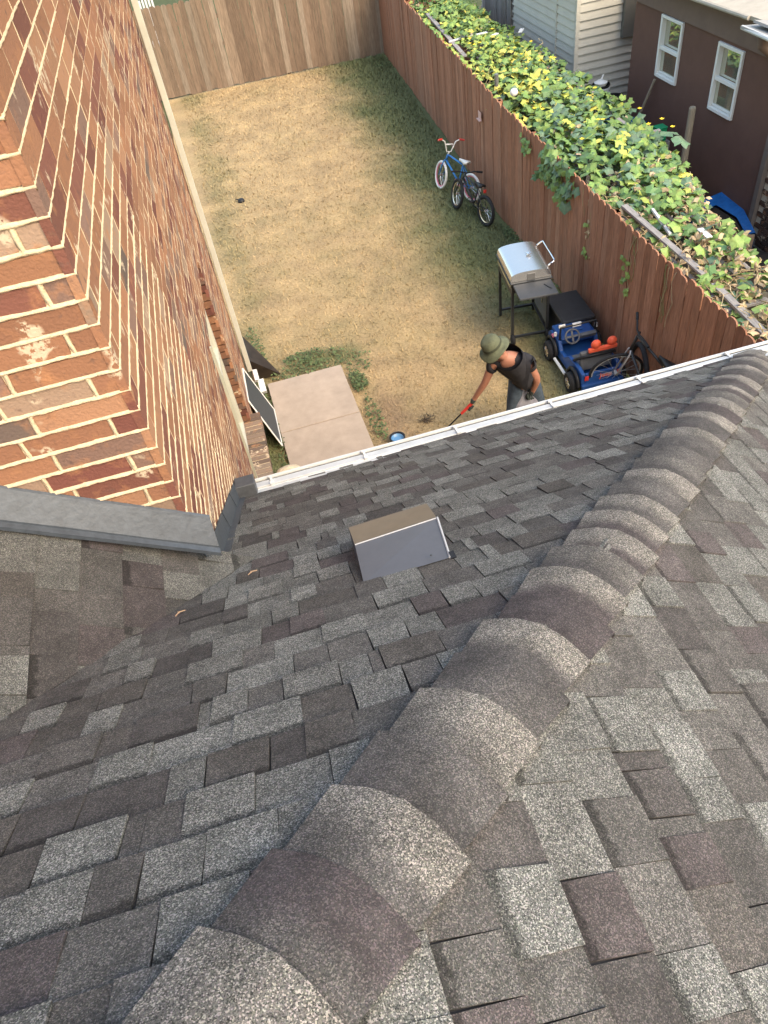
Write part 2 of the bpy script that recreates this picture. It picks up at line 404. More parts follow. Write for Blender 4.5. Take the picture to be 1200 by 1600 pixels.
def vis_size(p):
    if not in_view(p[0], 90): return 0
    q = px(p[0]); P = [px(v) for v in p[1][:len(p[1])//2]]
    if any(x is None for x in P): return 1e6
    xs = [x[0] for x in P]; ys = [x[1] for x in P]
    return (max(xs)-min(xs))*(max(ys)-min(ys))
# shingles swallowed by the vent are dropped
sizes = [(vis_size(p), i) for i, p in enumerate(pieces)]
sizes.sort(reverse=True)
n_ind = 0; stuff = MB()
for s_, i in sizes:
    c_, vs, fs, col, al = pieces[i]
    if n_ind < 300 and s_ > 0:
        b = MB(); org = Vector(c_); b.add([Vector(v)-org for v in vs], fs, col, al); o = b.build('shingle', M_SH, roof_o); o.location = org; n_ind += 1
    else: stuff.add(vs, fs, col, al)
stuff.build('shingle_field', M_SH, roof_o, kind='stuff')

# hip caps
hd = Vector((1, .945, 0)); dz = zM(HIP(1))-zM(HIP(0)); hd = Vector((1, .945, dz)).normalized()
P_h0 = Vector((-1.0, HIP(-1.0), zM(HIP(-1.0))))
eR = hd.cross(nR).normalized(); eR = eR if eR.x > 0 else -eR
eM = hd.cross(nM).normalized(); eM = eM if eM.x < 0 else -eM
up_b = (nM+nR).normalized()
cap_step = .168
rc = random.Random(5)
ncap = int((Vector((EAVE_X, EAVE_Y, zM(EAVE_Y)))-P_h0).length/cap_step)
cap_cols = [(.215, .200, .175), (.19, .178, .156), (.110, .103, .096), (.088, .082, .078), (.078, .067, .066), (.135, .127, .115)]
for k in range(ncap):
    s0 = (Vector((EAVE_X, EAVE_Y, zM(EAVE_Y)))-P_h0).length - .02 - k*cap_step     # downhill end
    nr, nc = 7, 14
    b = MB(); vs = []; cols = []
    cA, cB = rc.choice(cap_cols[:2]), rc.choice(cap_cols[2:]); 
    if k % 2: cA, cB = cB, rc.choice(cap_cols[2:5]); 
    if rc.random() < .2: cA = rc.choice(cap_cols)
    split = rc.uniform(.22, .42); twist = rc.uniform(-.16, .16); off = rc.uniform(-.006, .006)
    Lc = cap_step*1.7; hl = .013+rc.uniform(0, .004)
    for i in range(nr+1):
        t = i/nr; s_ = s0 - Lc*t
        wd = .152 - .030*t
        for j in range(nc+1):
            a = -1+2*j/nc; side = eR if a > 0 else eM
            x = abs(a)*wd
            # rounded fold: near the apex the cap sits lower than the sharp edge
            fold = .022*math.exp(-(abs(a)/.30)**2)
            pos = P_h0+hd*(s_+.010*math.cos(a*PI/2)*(1-t)) + side*x - up_b*fold*.75 + up_b*(.019+hl*(1-t)*(1-.10*abs(a))) + eR*off
            vs.append(pos)
            m_ = t*.95+twist*a+.08*N3(a*2+k, t*3)
            f = min(1, max(0, (m_-split)*8+.5)); f2 = 1+.16*N3(a*1.4, t*2+k*3)
            cols.append(tuple((cA[q]*(1-f)+cB[q]*f)*f2 for q in range(3)))
    n0 = len(vs)
    # butt end and edges: a second rim below
    rim_i = [j for j in range(nc+1)]
    vs2 = [vs[j]-up_b*.020 for j in rim_i]
    for j in range(1, nr+1): pass
    fs = [(i*(nc+1)+j, i*(nc+1)+j+1, (i+1)*(nc+1)+j+1, (i+1)*(nc+1)+j) for i in range(nr) for j in range(nc)]
    fs += [(j+1, j, n0+j, n0+j+1) for j in range(nc)]
    L_ = [vs[i*(nc+1)]-nM*.022 for i in range(nr+1)]; R_ = [vs[i*(nc+1)+nc]-nR*.022 for i in range(nr+1)]
    nl = n0+len(vs2); nr_ = nl+len(L_)
    fs += [(i*(nc+1), (i+1)*(nc+1), nl+i+1, nl+i) for i in range(nr)]
    fs += [((i+1)*(nc+1)+nc, i*(nc+1)+nc, nr_+i, nr_+i+1) for i in range(nr)]
    allv = vs+vs2+L_+R_
    allc = cols+[cols[j] for j in rim_i]+[cols[i*(nc+1)] for i in range(nr+1)]+[cols[i*(nc+1)+nc] for i in range(nr+1)]
    org = vs[nc//2].copy()
    b.add([v-org for v in allv], fs, allc, .2)
    if in_view(org, 300) or k < 3:
        o = b.build('hip_cap', M_SH, roof_o); o.location = org
        md = o.modifiers.new('es', 'EDGE_SPLIT'); md.split_angle = math.radians(40)
        o.data.polygons.foreach_set('use_smooth', [True]*len(o.data.polygons))

# ---- walls
COURSE = .0855
Z_J = 4.825                              # height of one bed joint at the corner
z_lo_idx = -int(Z_J/COURSE); ztop_idx = 22
BRCOL = [(.30, .145, .08), (.27, .13, .075), (.19, .078, .055), (.165, .063, .047), (.33, .175, .10), (.135, .098, .08), (.215, .13, .098), (.31, .21, .145)]
BRW = [.24, .20, .14, .08, .14, .03, .12, .05]
core = MB()
d2 = Vector((K2, 1, 0)).normalized(); n2 = Vector((d2.y, -d2.x, 0))
ZT = Z_J+ztop_idx*COURSE
A0 = Vector((WX, WY, 0)); B0 = Vector((WX+K2*(WALL_END-WY), WALL_END, 0))
WIN_Y0, WIN_Y1, WIN_Z0, WIN_Z1 = 5.15, 6.85, .93, 2.98
s_of = lambda y: (y-WY)/d2.y
def wall2pt(s_, z, out=0): return Vector((WX, WY, z)) + d2*s_ + n2*out
# mortar backing with a hole for the window
sa, sb, sc_, sd_ = 0, s_of(WIN_Y0), s_of(WIN_Y1), s_of(WALL_END)
for (u0, u1, z0, z1) in ((sa, sb, 0, ZT), (sc_, sd_, 0, ZT), (sb, sc_, 0, WIN_Z0), (sb, sc_, WIN_Z1, ZT)):
    core.add([wall2pt(u0, z0, -.006), wall2pt(u1, z0, -.006), wall2pt(u1, z1, -.006), wall2pt(u0, z1, -.006)], [(0, 1, 2, 3)])
core.add([(WX-.006, WY+.006, 0), (-4, WY+.006, 0), (-4, WY+.006, ZT), (WX-.006, WY+.006, ZT)], [(0, 1, 2, 3)])
core.add([tuple(B0)[:2]+(0,), (-4, WALL_END, 0), (-4, WALL_END, ZT), tuple(B0)[:2]+(ZT,)], [(0, 1, 2, 3)])
core.add([(WX, WY, ZT), (-4, WY, ZT), (-4, WALL_END, ZT), (B0.x, WALL_END, ZT)], [(0, 1, 2, 3)])
wall = core.build('wall', M_MORTAR, house)

br = []      # (size key, verts, faces, col)
rb = random.Random(21)
def brick_piece(O, along, out, l, h, depth=.05, pr=0):
    """box with slightly irregular face; O = lower corner on the wall face"""
    j = lambda s_=.0018: rb.uniform(-s_, s_)
    z = Vector((0, 0, 1))
    f = [O+along*j()+z*j()+out*(pr+j(.001)), O+along*(l+j())+z*j()+out*(pr+j(.001)), O+along*(l+j())+z*(h+j())+out*(pr+j(.001)), O+along*j()+z*(h+j())+out*(pr+j(.001))]
    bk = [v-out*depth for v in f]
    fs = [(0, 1, 2, 3), (0, 4, 5, 1), (1, 5, 6, 2), (2, 6, 7, 3), (3, 7, 4, 0)]
    if along.cross(z).dot(out) < 0: fs = [tuple(reversed(q)) for q in fs]
    col = rb.choices(BRCOL, BRW)[0]; q = rb.uniform(.85, 1.15)
    br.append((f+bk, fs, tuple(c*q for c in col)))
BH = COURSE-.0165; JW = .019; BL = .285; PITCH = BL+JW
f1o = Vector((0, -1, 0)); f1a = Vector((-1, 0, 0))
mort = MB()
def bumpy(pts_fn, s0, s1, step, halfw, out_h, nrm, seed, zr=Vector((0, 0, 1))):
    n = max(2, int((s1-s0)/step)); vs = []
    prof = (-1.0, -.55, .0, .55, 1.0)
    for i in range(n+1):
        s_ = s0+(s1-s0)*i/n; P = pts_fn(s_)
        w1 = halfw*(1+.55*N3(s_*26, seed*7.1)+.30*N3(s_*70, seed*3.3, 4)); w2 = halfw*(1+.65*N3(s_*23, seed*5.7, 9)+.35*N3(s_*80, seed, 2))
        ho = out_h*(1+.6*N3(s_*33, seed*2.7, 5)); sh = halfw*.35*N3(s_*6, seed, 1)
        for k in prof:
            ww = w1 if k < 0 else w2
            vs.append(P+zr*(k*ww+sh)+nrm*(ho*(1-k*k)-.005*abs(k)))
    fs = [(i*5+k, i*5+k+1, (i+1)*5+k+1, (i+1)*5+k) for i in range(n) for k in range(4)]
    mort.add(vs, fs)
for ci in range(z_lo_idx, ztop_idx):
    z0 = Z_J+ci*COURSE+.0085; A = (ci % 2 == 0)
    # face 1 (towards the roof); only above the roof plane
    if z0 > 3.6:
        cuts = [0, .328] if A else [0, .098]
        while cuts[-1] < 3.3: cuts.append(cuts[-1]+PITCH)
        x = 0
        for q in range(len(cuts)-1):
            l0 = cuts[q]+(JW if q else 0); l1 = cuts[q+1]
            if zL(WX-l0) < z0+.12: brick_piece(Vector((WX-l0, WY, z0)), f1a, f1o, l1-l0, BH, pr=rb.uniform(-.001, .002))
            if l1 < 1.9 and zL(WX-l1) < z0+.1:
                xx = WX-l1-JW/2
                bumpy(lambda s_, xx=xx: Vector((xx+.003*math.sin(s_*40), WY, s_)), z0-.004, z0+BH+.004, .012, JW*.5, .006, f1o, ci+q*13.7, zr=Vector((1, 0, 0)))
        if zL(WX) < z0+.1:
            s1 = 2.2
            bumpy(lambda s_, zz=z0-.0085: Vector((WX-s_, WY, zz)), -.006, s1, .011, .0098, .009, f1o, ci*1.37)
    # face 2
    cuts = [0, .098] if A else [0, .328]
    Ls = s_of(WALL_END)
    while cuts[-1] < Ls: cuts.append(cuts[-1]+PITCH)
    sw0, sw1 = s_of(WIN_Y0), s_of(WIN_Y1)
    for q in range(len(cuts)-1):
        l0 = cuts[q]+(JW if q else 0); l1 = min(cuts[q+1], Ls)
        if l1-l0 < .02: continue
        yy = WY+l0*d2.y
        if yy < EAVE_Y-.1 and z0 < zM(yy)-.15: continue
        if WIN_Z0-.02 < z0+BH/2 < WIN_Z1:
            if l0 >= sw0 and l1 <= sw1: continue
            if l0 < sw0 < l1: l1 = sw0
            elif l0 < sw1 < l1: l0 = sw1
        if l1-l0 < .03: continue
        brick_piece(wall2pt(l0-.005, z0-.0045), d2, n2, l1-l0+.010, BH+.009, pr=rb.uniform(-.001, .002), depth=.03)
        if z0 > .9 and l1 < 5:
            bumpy(lambda s_, ll=l1+JW/2: wall2pt(ll, s_), z0-.004, z0+BH+.004, .02, JW*.26, .0010, n2, ci+q*3.1, zr=d2)
    spans = [(0.0 if not A else -.004, Ls)]
    if WIN_Z0 < z0 < WIN_Z1: spans = [(0, sw0), (sw1, Ls)]
    for (u0, u1) in spans:
        ymin = (5.23+.1-z0)/S      # roof height
        if z0 < zM(EAVE_Y): u0 = max(u0, s_of(EAVE_Y-.1))
        elif z0 < zM(WY): u0 = max(u0, s_of((5.23-.05-z0)/S))
        um = min(u1, max(u0, 1.6))
        if um > u0: bumpy(lambda s_, zz=z0-.0085: wall2pt(s_, zz), u0, um, .014, .0062, .0045, n2, ci*2.13)
        if u1 > um: bumpy(lambda s_, zz=z0-.0085: wall2pt(s_, zz), um, u1, .035, .0033, .0008, n2, ci*1.71)
mort.build('mortar_joints', M_MORTAR, wall, smooth=True, kind='stuff')
def bsize(vs):
    P = [px(v) for v in vs[:4]]
    c_ = sum((Vector(v) for v in vs[:4]), Vector())/4
    if not in_view(c_, 40) or any(x is None for x in P): return 0
    ar = 0
    for i in range(4):
        ar += P[i][0]*P[(i+1) % 4][1]-P[(i+1) % 4][0]*P[i][1]
    return abs(ar)
order = sorted(range(len(br)), key=lambda i: -bsize(br[i][0]))
bst = MB()
for k, i in enumerate(order):
    vs, fs, col = br[i]
    if k < 290 and bsize(vs) > 0:
        b = MB(); org = vs[0].copy(); b.add([v-org for v in vs], fs, col); o = b.build('brick', M_BR, wall); o.location = org
    else: bst.add(vs, fs, col)
bst.build('brick_field', M_BR, wall, kind='stuff')

# window in the side wall: brick reveal, frame, rowlock sill
win = MB()
def w2box(mb, u0, u1, z0, z1, o0, o1, col=(1, 1, 1)):
    c_ = wall2pt((u0+u1)/2, (z0+z1)/2, (o0+o1)/2)
    rot = Matrix.Rotation(-math.atan(K2), 3, 'Z')
    mb.box(c_, (abs(o1-o0), abs(u1-u0), abs(z1-z0)), rot, col)
for (u0, u1, z0, z1) in ((sb, sb+.05, WIN_Z0, WIN_Z1), (sc_-.05, sc_, WIN_Z0, WIN_Z1), (sb+.05, sc_-.05, WIN_Z0, WIN_Z0+.05), (sb+.05, sc_-.05, WIN_Z1-.05, WIN_Z1), (sb+.05, sc_-.05, (WIN_Z0+WIN_Z1)/2-.02, (WIN_Z0+WIN_Z1)/2+.02)):
    w2box(win, u0, u1, z0, z1, -.14, -.085)
wf = win.build('window', M_PIPE, house)
g = MB(); w2box(g, sb+.05, sc_-.05, WIN_Z0+.05, WIN_Z1-.05, -.125, -.115); g.build('pane', M_GLASS, wf)
tr = MB(); w2box(tr, sb-.004, sb+.02, WIN_Z0, WIN_Z1+.03, -.02, .022); tr.build('casing', material('sage_trim', (.42, .42, .33), .6), wf)
# jamb bricks (header returns), each its own brick
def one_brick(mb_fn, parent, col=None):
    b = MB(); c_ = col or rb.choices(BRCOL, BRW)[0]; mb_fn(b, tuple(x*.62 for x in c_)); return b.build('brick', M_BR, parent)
zc = WIN_Z0+.02
while zc < WIN_Z1-.04:
    for uu in (sc_,):
        one_brick(lambda b, c_: w2box(b, uu-.003, uu+.05, zc, zc+BH, -.085, -.002, c_), wf)
    zc += COURSE
u = sb-.1
while u < sc_+.1:
    one_brick(lambda b, c_: w2box(b, u, u+.064, WIN_Z0-.09, WIN_Z0+.0+rb.uniform(-.003, .003), -.1, .115+rb.uniform(-.004, .004), (c_[0]*1.15, c_[0]*.72+c_[1]*.2, c_[0]*.55+c_[2]*.2)), wf)
    u += .0745
ms = MB(); w2box(ms, sb-.1, sc_+.1, WIN_Z0-.085, WIN_Z0-.006, -.1, .108); ms.build('sill_mortar', M_MORTAR, wf)

# flashing along face 1 (apron) and step flashing along face 2
fl = MB()
X0, X1 = WX+.075, -3.4
def apron(x): return 3.985-.655*(x+.43)
pr_f = [(-.003, .125), (-.012, .120), (-.018, .110), (-.078, .018), (-.080, .008), (-.102, .004), (-.103, -.012)]   # (y out from wall, height above roof)
nx = 30; vs = []
for i in range(nx+1):
    x = X0+(X1-X0)*i/nx
    for (oy, hz) in pr_f: vs.append((x, WY+oy+.0015*N3(x*5, oy*30), apron(x)+hz + .003*N3(x*7, hz*20)))
npf = len(pr_f)
fl.add(vs, [(i*npf+k, i*npf+k+1, (i+1)*npf+k+1, (i+1)*npf+k) for i in range(nx) for k in range(npf-1)])
fo = fl.build('apron_flashing', M_FLASH, roof_o)
md = fo.modifiers.new('s', 'SOLIDIFY'); md.thickness = .003
ns = 7; y0 = WY-.055
for i in range(ns):
    b = MB(); ya = y0+i*.235; yb = ya+.30; jt = .002*i % .005
    u0_, u1_ = s_of(ya), s_of(yb); o_ = .020+.004*(i % 2)
    hgt = .135
    pts = [wall2pt(u0_, zM(ya)+.015, o_), wall2pt(u1_, zM(yb)+.015, o_), wall2pt(u1_, zM(yb)+hgt, o_-.012), wall2pt(u0_, zM(ya)+hgt, o_-.012),
           wall2pt(u0_, zM(ya)+.016, o_+.035), wall2pt(u1_, zM(yb)+.016, o_+.035)]
    b.add(pts, [(0, 1, 2, 3), (4, 5, 1, 0)])
    o = b.build('step_flashing', M_FLASH, roof_o); md = o.modifiers.new('s', 'SOLIDIFY'); md.thickness = .003
kb = MB(); kb.box((WX+.105, EAVE_Y-.03, zM(EAVE_Y)+.075), (.13, .15, .13), Matrix.Rotation(-.3, 3, 'X')); kb.build('kickout_flashing', M_FLASHD, roof_o, bevel=.006)

# roof vent
vt = MB()
vr = [(.10, 1.545), (.405, 1.54)]
xa0, xa1 = .100, .402
zb = zM(1.545)+.012
yr = 1.79; zr_ = 4.135; yf = 1.955; zf = 4.052
# grey sloped hood, tan front
vt.add([(xa0, 1.545, zb), (xa1, 1.545, zb), (.432, yr, zr_+.012), (.117, yr, zr_-.004)], [(0, 1, 2, 3)])
vt.add([(xa0, 1.545, zb-.03), (.117, yr, zr_-.004), (.119, yf, zf), (.117, yf, zM(yf)), (xa0, 1.545, zb)], [(4, 1, 2, 3, 0)])
vt.add([(xa1, 1.545, zb-.03), (.432, yr, zr_+.012), (.436, yf, zf+.01), (.436, yf, zM(yf)), (xa1, 1.545, zb)], [(0, 3, 2, 1, 4)])
hood = vt.build('roof_vent', M_VENT, roof_o)
b = MB(); b.add([(.117, yr+.001, zr_-.0035), (.432, yr+.001, zr_+.0125), (.436, yf, zf+.01), (.119, yf, zf)], [(0, 1, 2, 3)])
b.add([(.119, yf, zf), (.436, yf, zf+.01), (.436, yf+.02, zM(yf)+.02), (.119, yf+.02, zM(yf)+.02)], [(0, 1, 2, 3)])
b.build('vent_top', M_VENT_TAN, hood)
b = MB(); b.tube([(xa1+.001, 1.545, zb+.002), (.433, yr, zr_+.014)], .0045, 6); b.tube([(.117, yr, zr_-.003), (.432, yr, zr_+.013)], .0025, 6); b.build('vent_seam', M_WHITE if False else material('pale_metal', (.42, .42, .42), .35, spec=.6), hood)
b = MB(); b.lathe([(0, .004), (.004, .003), (.005, 0)], (.345, 1.572, zb+.008), n=8); b.build('screw', M_FLASHD, hood)
b = MB(); b.box((xa1+.012, 1.552, zM(1.552)+.016), (.018, .03, .012)); b.build('sealant', M_BLACK, hood)

# gutter, brackets, fascia
gt = MB(); GX0, GX1 = -.34, EAVE_X+.25
prof = [(EAVE_Y+.012, 2.80), (EAVE_Y+.012, 2.69), (EAVE_Y+.03, 2.675), (EAVE_Y+.075, 2.675), (EAVE_Y+.10, 2.72), (EAVE_Y+.112, 2.765), (EAVE_Y+.118, 2.787), (EAVE_Y+.103, 2.79), (EAVE_Y+.098, 2.776)]
tilt = lambda x: -.022*(x-.3)                       # the eave runs a little askew
n = 26; vs = []
for i in range(n+1):
    x = GX0+(GX1-GX0)*i/n
    for (y, z) in prof: vs.append((x, y+tilt(x)*.55+.002*N3(x*3, y), z+.002*N3(x*2, z*9)))
k_ = len(prof); gt.add(vs, [(i*k_+k, i*k_+k+1, (i+1)*k_+k+1, (i+1)*k_+k) for i in range(n) for k in range(k_-1)])
gut = gt.build('gutter', M_WHITE, house, smooth=True); md = gut.modifiers.new('s', 'SOLIDIFY'); md.thickness = .004
es = gut.modifiers.new('e', 'EDGE_SPLIT'); es.split_angle = math.radians(35)
b = MB()
for i in range(n): 
    x, x2 = GX0+(GX1-GX0)*i/n, GX0+(GX1-GX0)*(i+1)/n; t0, t1 = tilt(x)*.55, tilt(x2)*.55
    b.add([(x, EAVE_Y+.014+t0, 2.796), (x2, EAVE_Y+.014+t1, 2.796), (x2, EAVE_Y+.076+t1, 2.786), (x, EAVE_Y+.076+t0, 2.786)], [(0, 1, 2, 3)])
b.build('back_flange', material('grey_white_flange', (.47, .49, .50), .4, nscale=10, namt=.12, spec=.5), gut)
b = MB(); b.add([(GX0, EAVE_Y+.03, 2.770), (GX1, EAVE_Y-.01, 2.770), (GX1, EAVE_Y+.062, 2.770), (GX0, EAVE_Y+.105, 2.770)], [(0, 1, 2, 3)]); b.build('trough', M_DIRT, gut)
for x in (-.198, .448, 1.10, 1.789, 2.446, 3.119):
    b = MB(); yy = EAVE_Y+tilt(x)*.55
    b.box((x, yy+.05, 2.797), (.016, .085, .004)); b.box((x+.001, yy+.012, 2.806), (.026, .022, .018)); b.box((x, yy+.085, 2.800), (.03, .015, .012))
    b.build('gutter_bracket', M_WHITE, gut)
b = MB(); b.box(((-.34+EAVE_X)/2, EAVE_Y+.0, 2.70), (EAVE_X+.34, .02, .19)); b.build('fascia', M_WHITE, house)
b = MB(); b.add([(GX0, EAVE_Y-.005, 2.80), (GX1, EAVE_Y-.06, 2.80), (GX1, EAVE_Y-.16, 2.862), (GX0, EAVE_Y-.09, 2.855)], [(0, 1, 2, 3)]); 
# drip edge under first course
b.build('drip_edge', M_WHITE, house)
# lower storey
b = MB(); b.box((1.3, -.2, 1.3), (3.5, 6.9, 2.6)); b.build('lower_wall', material('lower_brick', (.20, .085, .055), .9, nscale=8, namt=.3), house)
b = MB(); b.add([(-.4, 3.25, 2.615), (EAVE_X, 3.25, 2.615), (EAVE_X, EAVE_Y, 2.615), (-.4, EAVE_Y, 2.615)], [(0, 1, 2, 3)]); b.build('soffit', M_WHITE, house)
# downspout at the far corner
dsx, dsy = B0.x+.055, WALL_END-.17
b = MB(); b.box((dsx, dsy, 3.85), (.062, .085, 7.1)); b.build('downspout', M_PIPE, house, bevel=.006)
b = MB(); b.box((dsx+.05, dsy-.07, .23), (.062, .16, .085), Matrix.Rotation(.5, 3, 'X') @ Matrix.Rotation(.25, 3, 'Y')); b.box((dsx+.10, dsy-.20, .13), (.085, .20, .062), Matrix.Rotation(.45, 3, 'X')); b.build('downspout_elbow', M_WHITE, house, bevel=.005)
# upper roof
b = MB(); zt = ZT
b.add([(-.05, WY-.35, zt), (.02, WALL_END+.3, zt), (-4.2, WALL_END+.3, zt), (-4.2, WY-.35, zt), (-2.2, WY+1.4, zt+1.4), (-2.2, WALL_END-1.4, zt+1.4)],
      [(0, 1, 5, 4), (0, 4, 3), (1, 2, 5), (2, 3, 4, 5), (3, 2, 1, 0)], (.1, .095, .09), .1)
b.build('upper_roof', M_SH, house)

# ------------------------------------------------------------------ ground
def green_at(x, y):
    """0 straw .. 1 green"""
    n_ = .5*N3(x*.8, y*.8)+.35*N3(x*2.3, y*2.3, 3)+.25*N3(x*6, y*6, 5)
    fence_x = 4.45+.05*max(0, y-11)
    g1 = 1-(fence_x-x)/(2.35+.35*N3(y*.4, 1, 7)); g1 = g1*1.7-.20+n_*.6
    if y < 11: g1 -= (11-y)*.05
    g2 = .9-math.hypot((x-.75)/1.0, (y-9.0)/.42)+n_*.9           # weeds beyond the patio
    g3 = .8-math.hypot((x-1.2)/.35, (y-8.0)/1.3)+n_
    g4 = .55-abs(x+.05)/.9+n_ if y > 9 else -1
    g5 = .55-math.hypot((x-1.6)/1.6, (y-10.6)/1.6)+n_*1.1
    g6 = .25+n_*1.2 - .4*(y > 14)
    g7 = 1.0-(x+.25)/.35 if (y < 8.9 and x < .3) else -1
    return max(0, min(1, max(g1, g2*.9, g3*.6, g4*.7, g5*.5, g6*.45, g7)))
STRAW = np.array([.315, .228, .122]); GREEN = np.array([.125, .138, .060]); STRAW2 = np.array([.45, .325, .165])
def lawn_col(x, y):
    g = green_at(x, y); v = .5+.5*N3(x*1.7, y*1.7, 11)
    v = max(0, min(1, v+.45*N3(x*4.5, y*4.5, 6)+.25*N3(x*11, y*11, 8))); c_ = (STRAW*(1-v)*.92+STRAW2*v)*(1-g)+GREEN*g
    # bare clay near the patio
    bq = max(0, min(1, 1.1-math.hypot((x-1.35)/.35, (y-7.3)/.9)+.5*N3(x*4, y*4)))
    c_ = c_*(1-bq*.6)+np.array([.22, .14, .09])*bq*.6
    return tuple(c_)
gr = MB(); nx, ny = 62, 190; x0g, x1g, y0g, y1g = -.7, 5.6, 3.0, 22.3
for j in range(ny+1):
    for i in range(nx+1):
        x = x0g+(x1g-x0g)*i/nx; y = y0g+(y1g-y0g)*j/ny
        gr.v.append((x, y, .012*N3(x*1.1, y*1.1)-.004)); gr.c.append((*lawn_col(x, y), 1))
gr.f = [(j*(nx+1)+i, j*(nx+1)+i+1, (j+1)*(nx+1)+i+1, (j+1)*(nx+1)+i) for j in range(ny) for i in range(nx)]
gr.build('lawn', M_GRASS, smooth=True, kind='structure')
b = MB(); b.add([(-150, -150, -.03), (150, -150, -.03), (150, 200, -.03), (-150, 200, -.03)], [(0, 1, 2, 3)], (.07, .085, .035)); b.build('ground', M_GRASS, kind='structure')
b = MB(); b.add([(4.45, 3, -.012), (12, 3, -.012), (12, 22.2, -.012), (5.3, 22.2, -.012), (4.6, 12, -.012)], [(0, 1, 2, 3, 4)]); b.build('garden_soil', M_DIRT, kind='structure')
# grass blades
rg = np.random.default_rng(3); bl = MB(); V = []; Fq = []; Cc = []
N = 70000
xs = rg.uniform(-.3, 5.3, N); ys = rg.uniform(3.6, 22.1, N)**1.0
keep = 0
for x, y in zip(xs, ys):
    if x > 4.42+.085*max(0, y-12) or (-.05 < x < .98 and 6.0 < y < 8.68): continue
    g = green_at(x, y)
    if rg.random() > .45+.55*g: continue
    h = rg.uniform(.015, .045)*(1+.8*g); a = rg.uniform(0, 2*PI); ln = rg.uniform(.4, 1.6)*h; wv = rg.uniform(.003, .007)*(1+y/18)
    dx, dy = math.cos(a), math.sin(a)
    o = len(V); V += [(x-dy*wv, y+dx*wv, 0), (x+dy*wv, y-dx*wv, 0), (x+dx*ln, y+dy*ln, h)]; Fq.append((o, o+1, o+2))
    c_ = np.array(lawn_col(x, y))*rg.uniform(.7, 1.35)
    Cc += [(*c_, 1)]*3
bl.v, bl.f, bl.c = V, Fq, Cc
tag(bl.build('grass', M_BLADE, kind='stuff'), 'short dry straw coloured grass of the back yard lawn', 'grass')
# weeds round the patio and along the fence
wd = MB(); rw = random.Random(9)
def weed_patch(cx, cy, rx, ry, n, hs=.08, base=(.085, .115, .045)):
    for _ in range(n):
        a = rw.uniform(0, 2*PI); q = math.sqrt(rw.random()); x = cx+rx*q*math.cos(a); y = cy+ry*q*math.sin(a)
        if -.05 < x < 1.0 and 6.0 < y < 8.66: continue
        h = rw.uniform(.2, 1)*hs; s_ = rw.uniform(.012, .03); b_ = rw.uniform(0, 2*PI); f = rw.uniform(.6, 1.6)
        u_ = Vector((math.cos(b_), math.sin(b_), rw.uniform(-.3, .5)))*s_; v_ = Vector((-math.sin(b_), math.cos(b_), rw.uniform(-.3, .3)))*s_*.6
        P = Vector((x, y, h)); wd.add([P-u_, P-v_, P+u_, P+v_], [(0, 1, 2, 3)], tuple(c*f for c in base))
for a in ((.35, 8.85, .38, .20, 180), (.75, 8.95, .40, .30, 190), (1.15, 8.7, .28, .30, 130), (1.1, 8.25, .12, .25, 260), (.5, 9.15, .3, .15, 200), (4.45, 10.6, .12, .9, 500), (4.4, 9.4, .1, .5, 160), (1.12, 7.4, .1, .5, 160), (-.15, 7.6, .08, .9, 260), (5.0, 21.2, .3, .5, 260), (-.12, 9.6, .12, .7, 220), (4.3, 12.2, .15, .5, 200)): weed_patch(*a)
tag(wd.build('weeds', M_BLADE, kind='stuff'), 'low dark green weeds growing round the concrete pad and fence foot', 'weeds')

# patio: two slabs
pat = MB(); pat.add([(-.06, 5.0, .03), (.96, 5.0, .03), (.96, 8.64, .03), (-.06, 8.64, .03)], [(0, 1, 2, 3)])
pat_o = pat.build('patio', M_DIRT, kind='structure')
for (ya, yb) in ((5.0, 7.555), (7.567, 8.68)):
    b = MB(); sk = .05
    b.add([(-.10, ya, 0), (.955, ya, 0), (.955, yb, 0), (-.10, yb, 0), (-.10, ya, .075), (.955, ya, .075), (.955, yb, .075), (-.10, yb, .075)],
          [(4, 5, 6, 7), (0, 1, 5, 4), (1, 2, 6, 5), (2, 3, 7, 6), (3, 0, 4, 7)])
    b.build('slab', M_CONC, pat_o, bevel=.006)

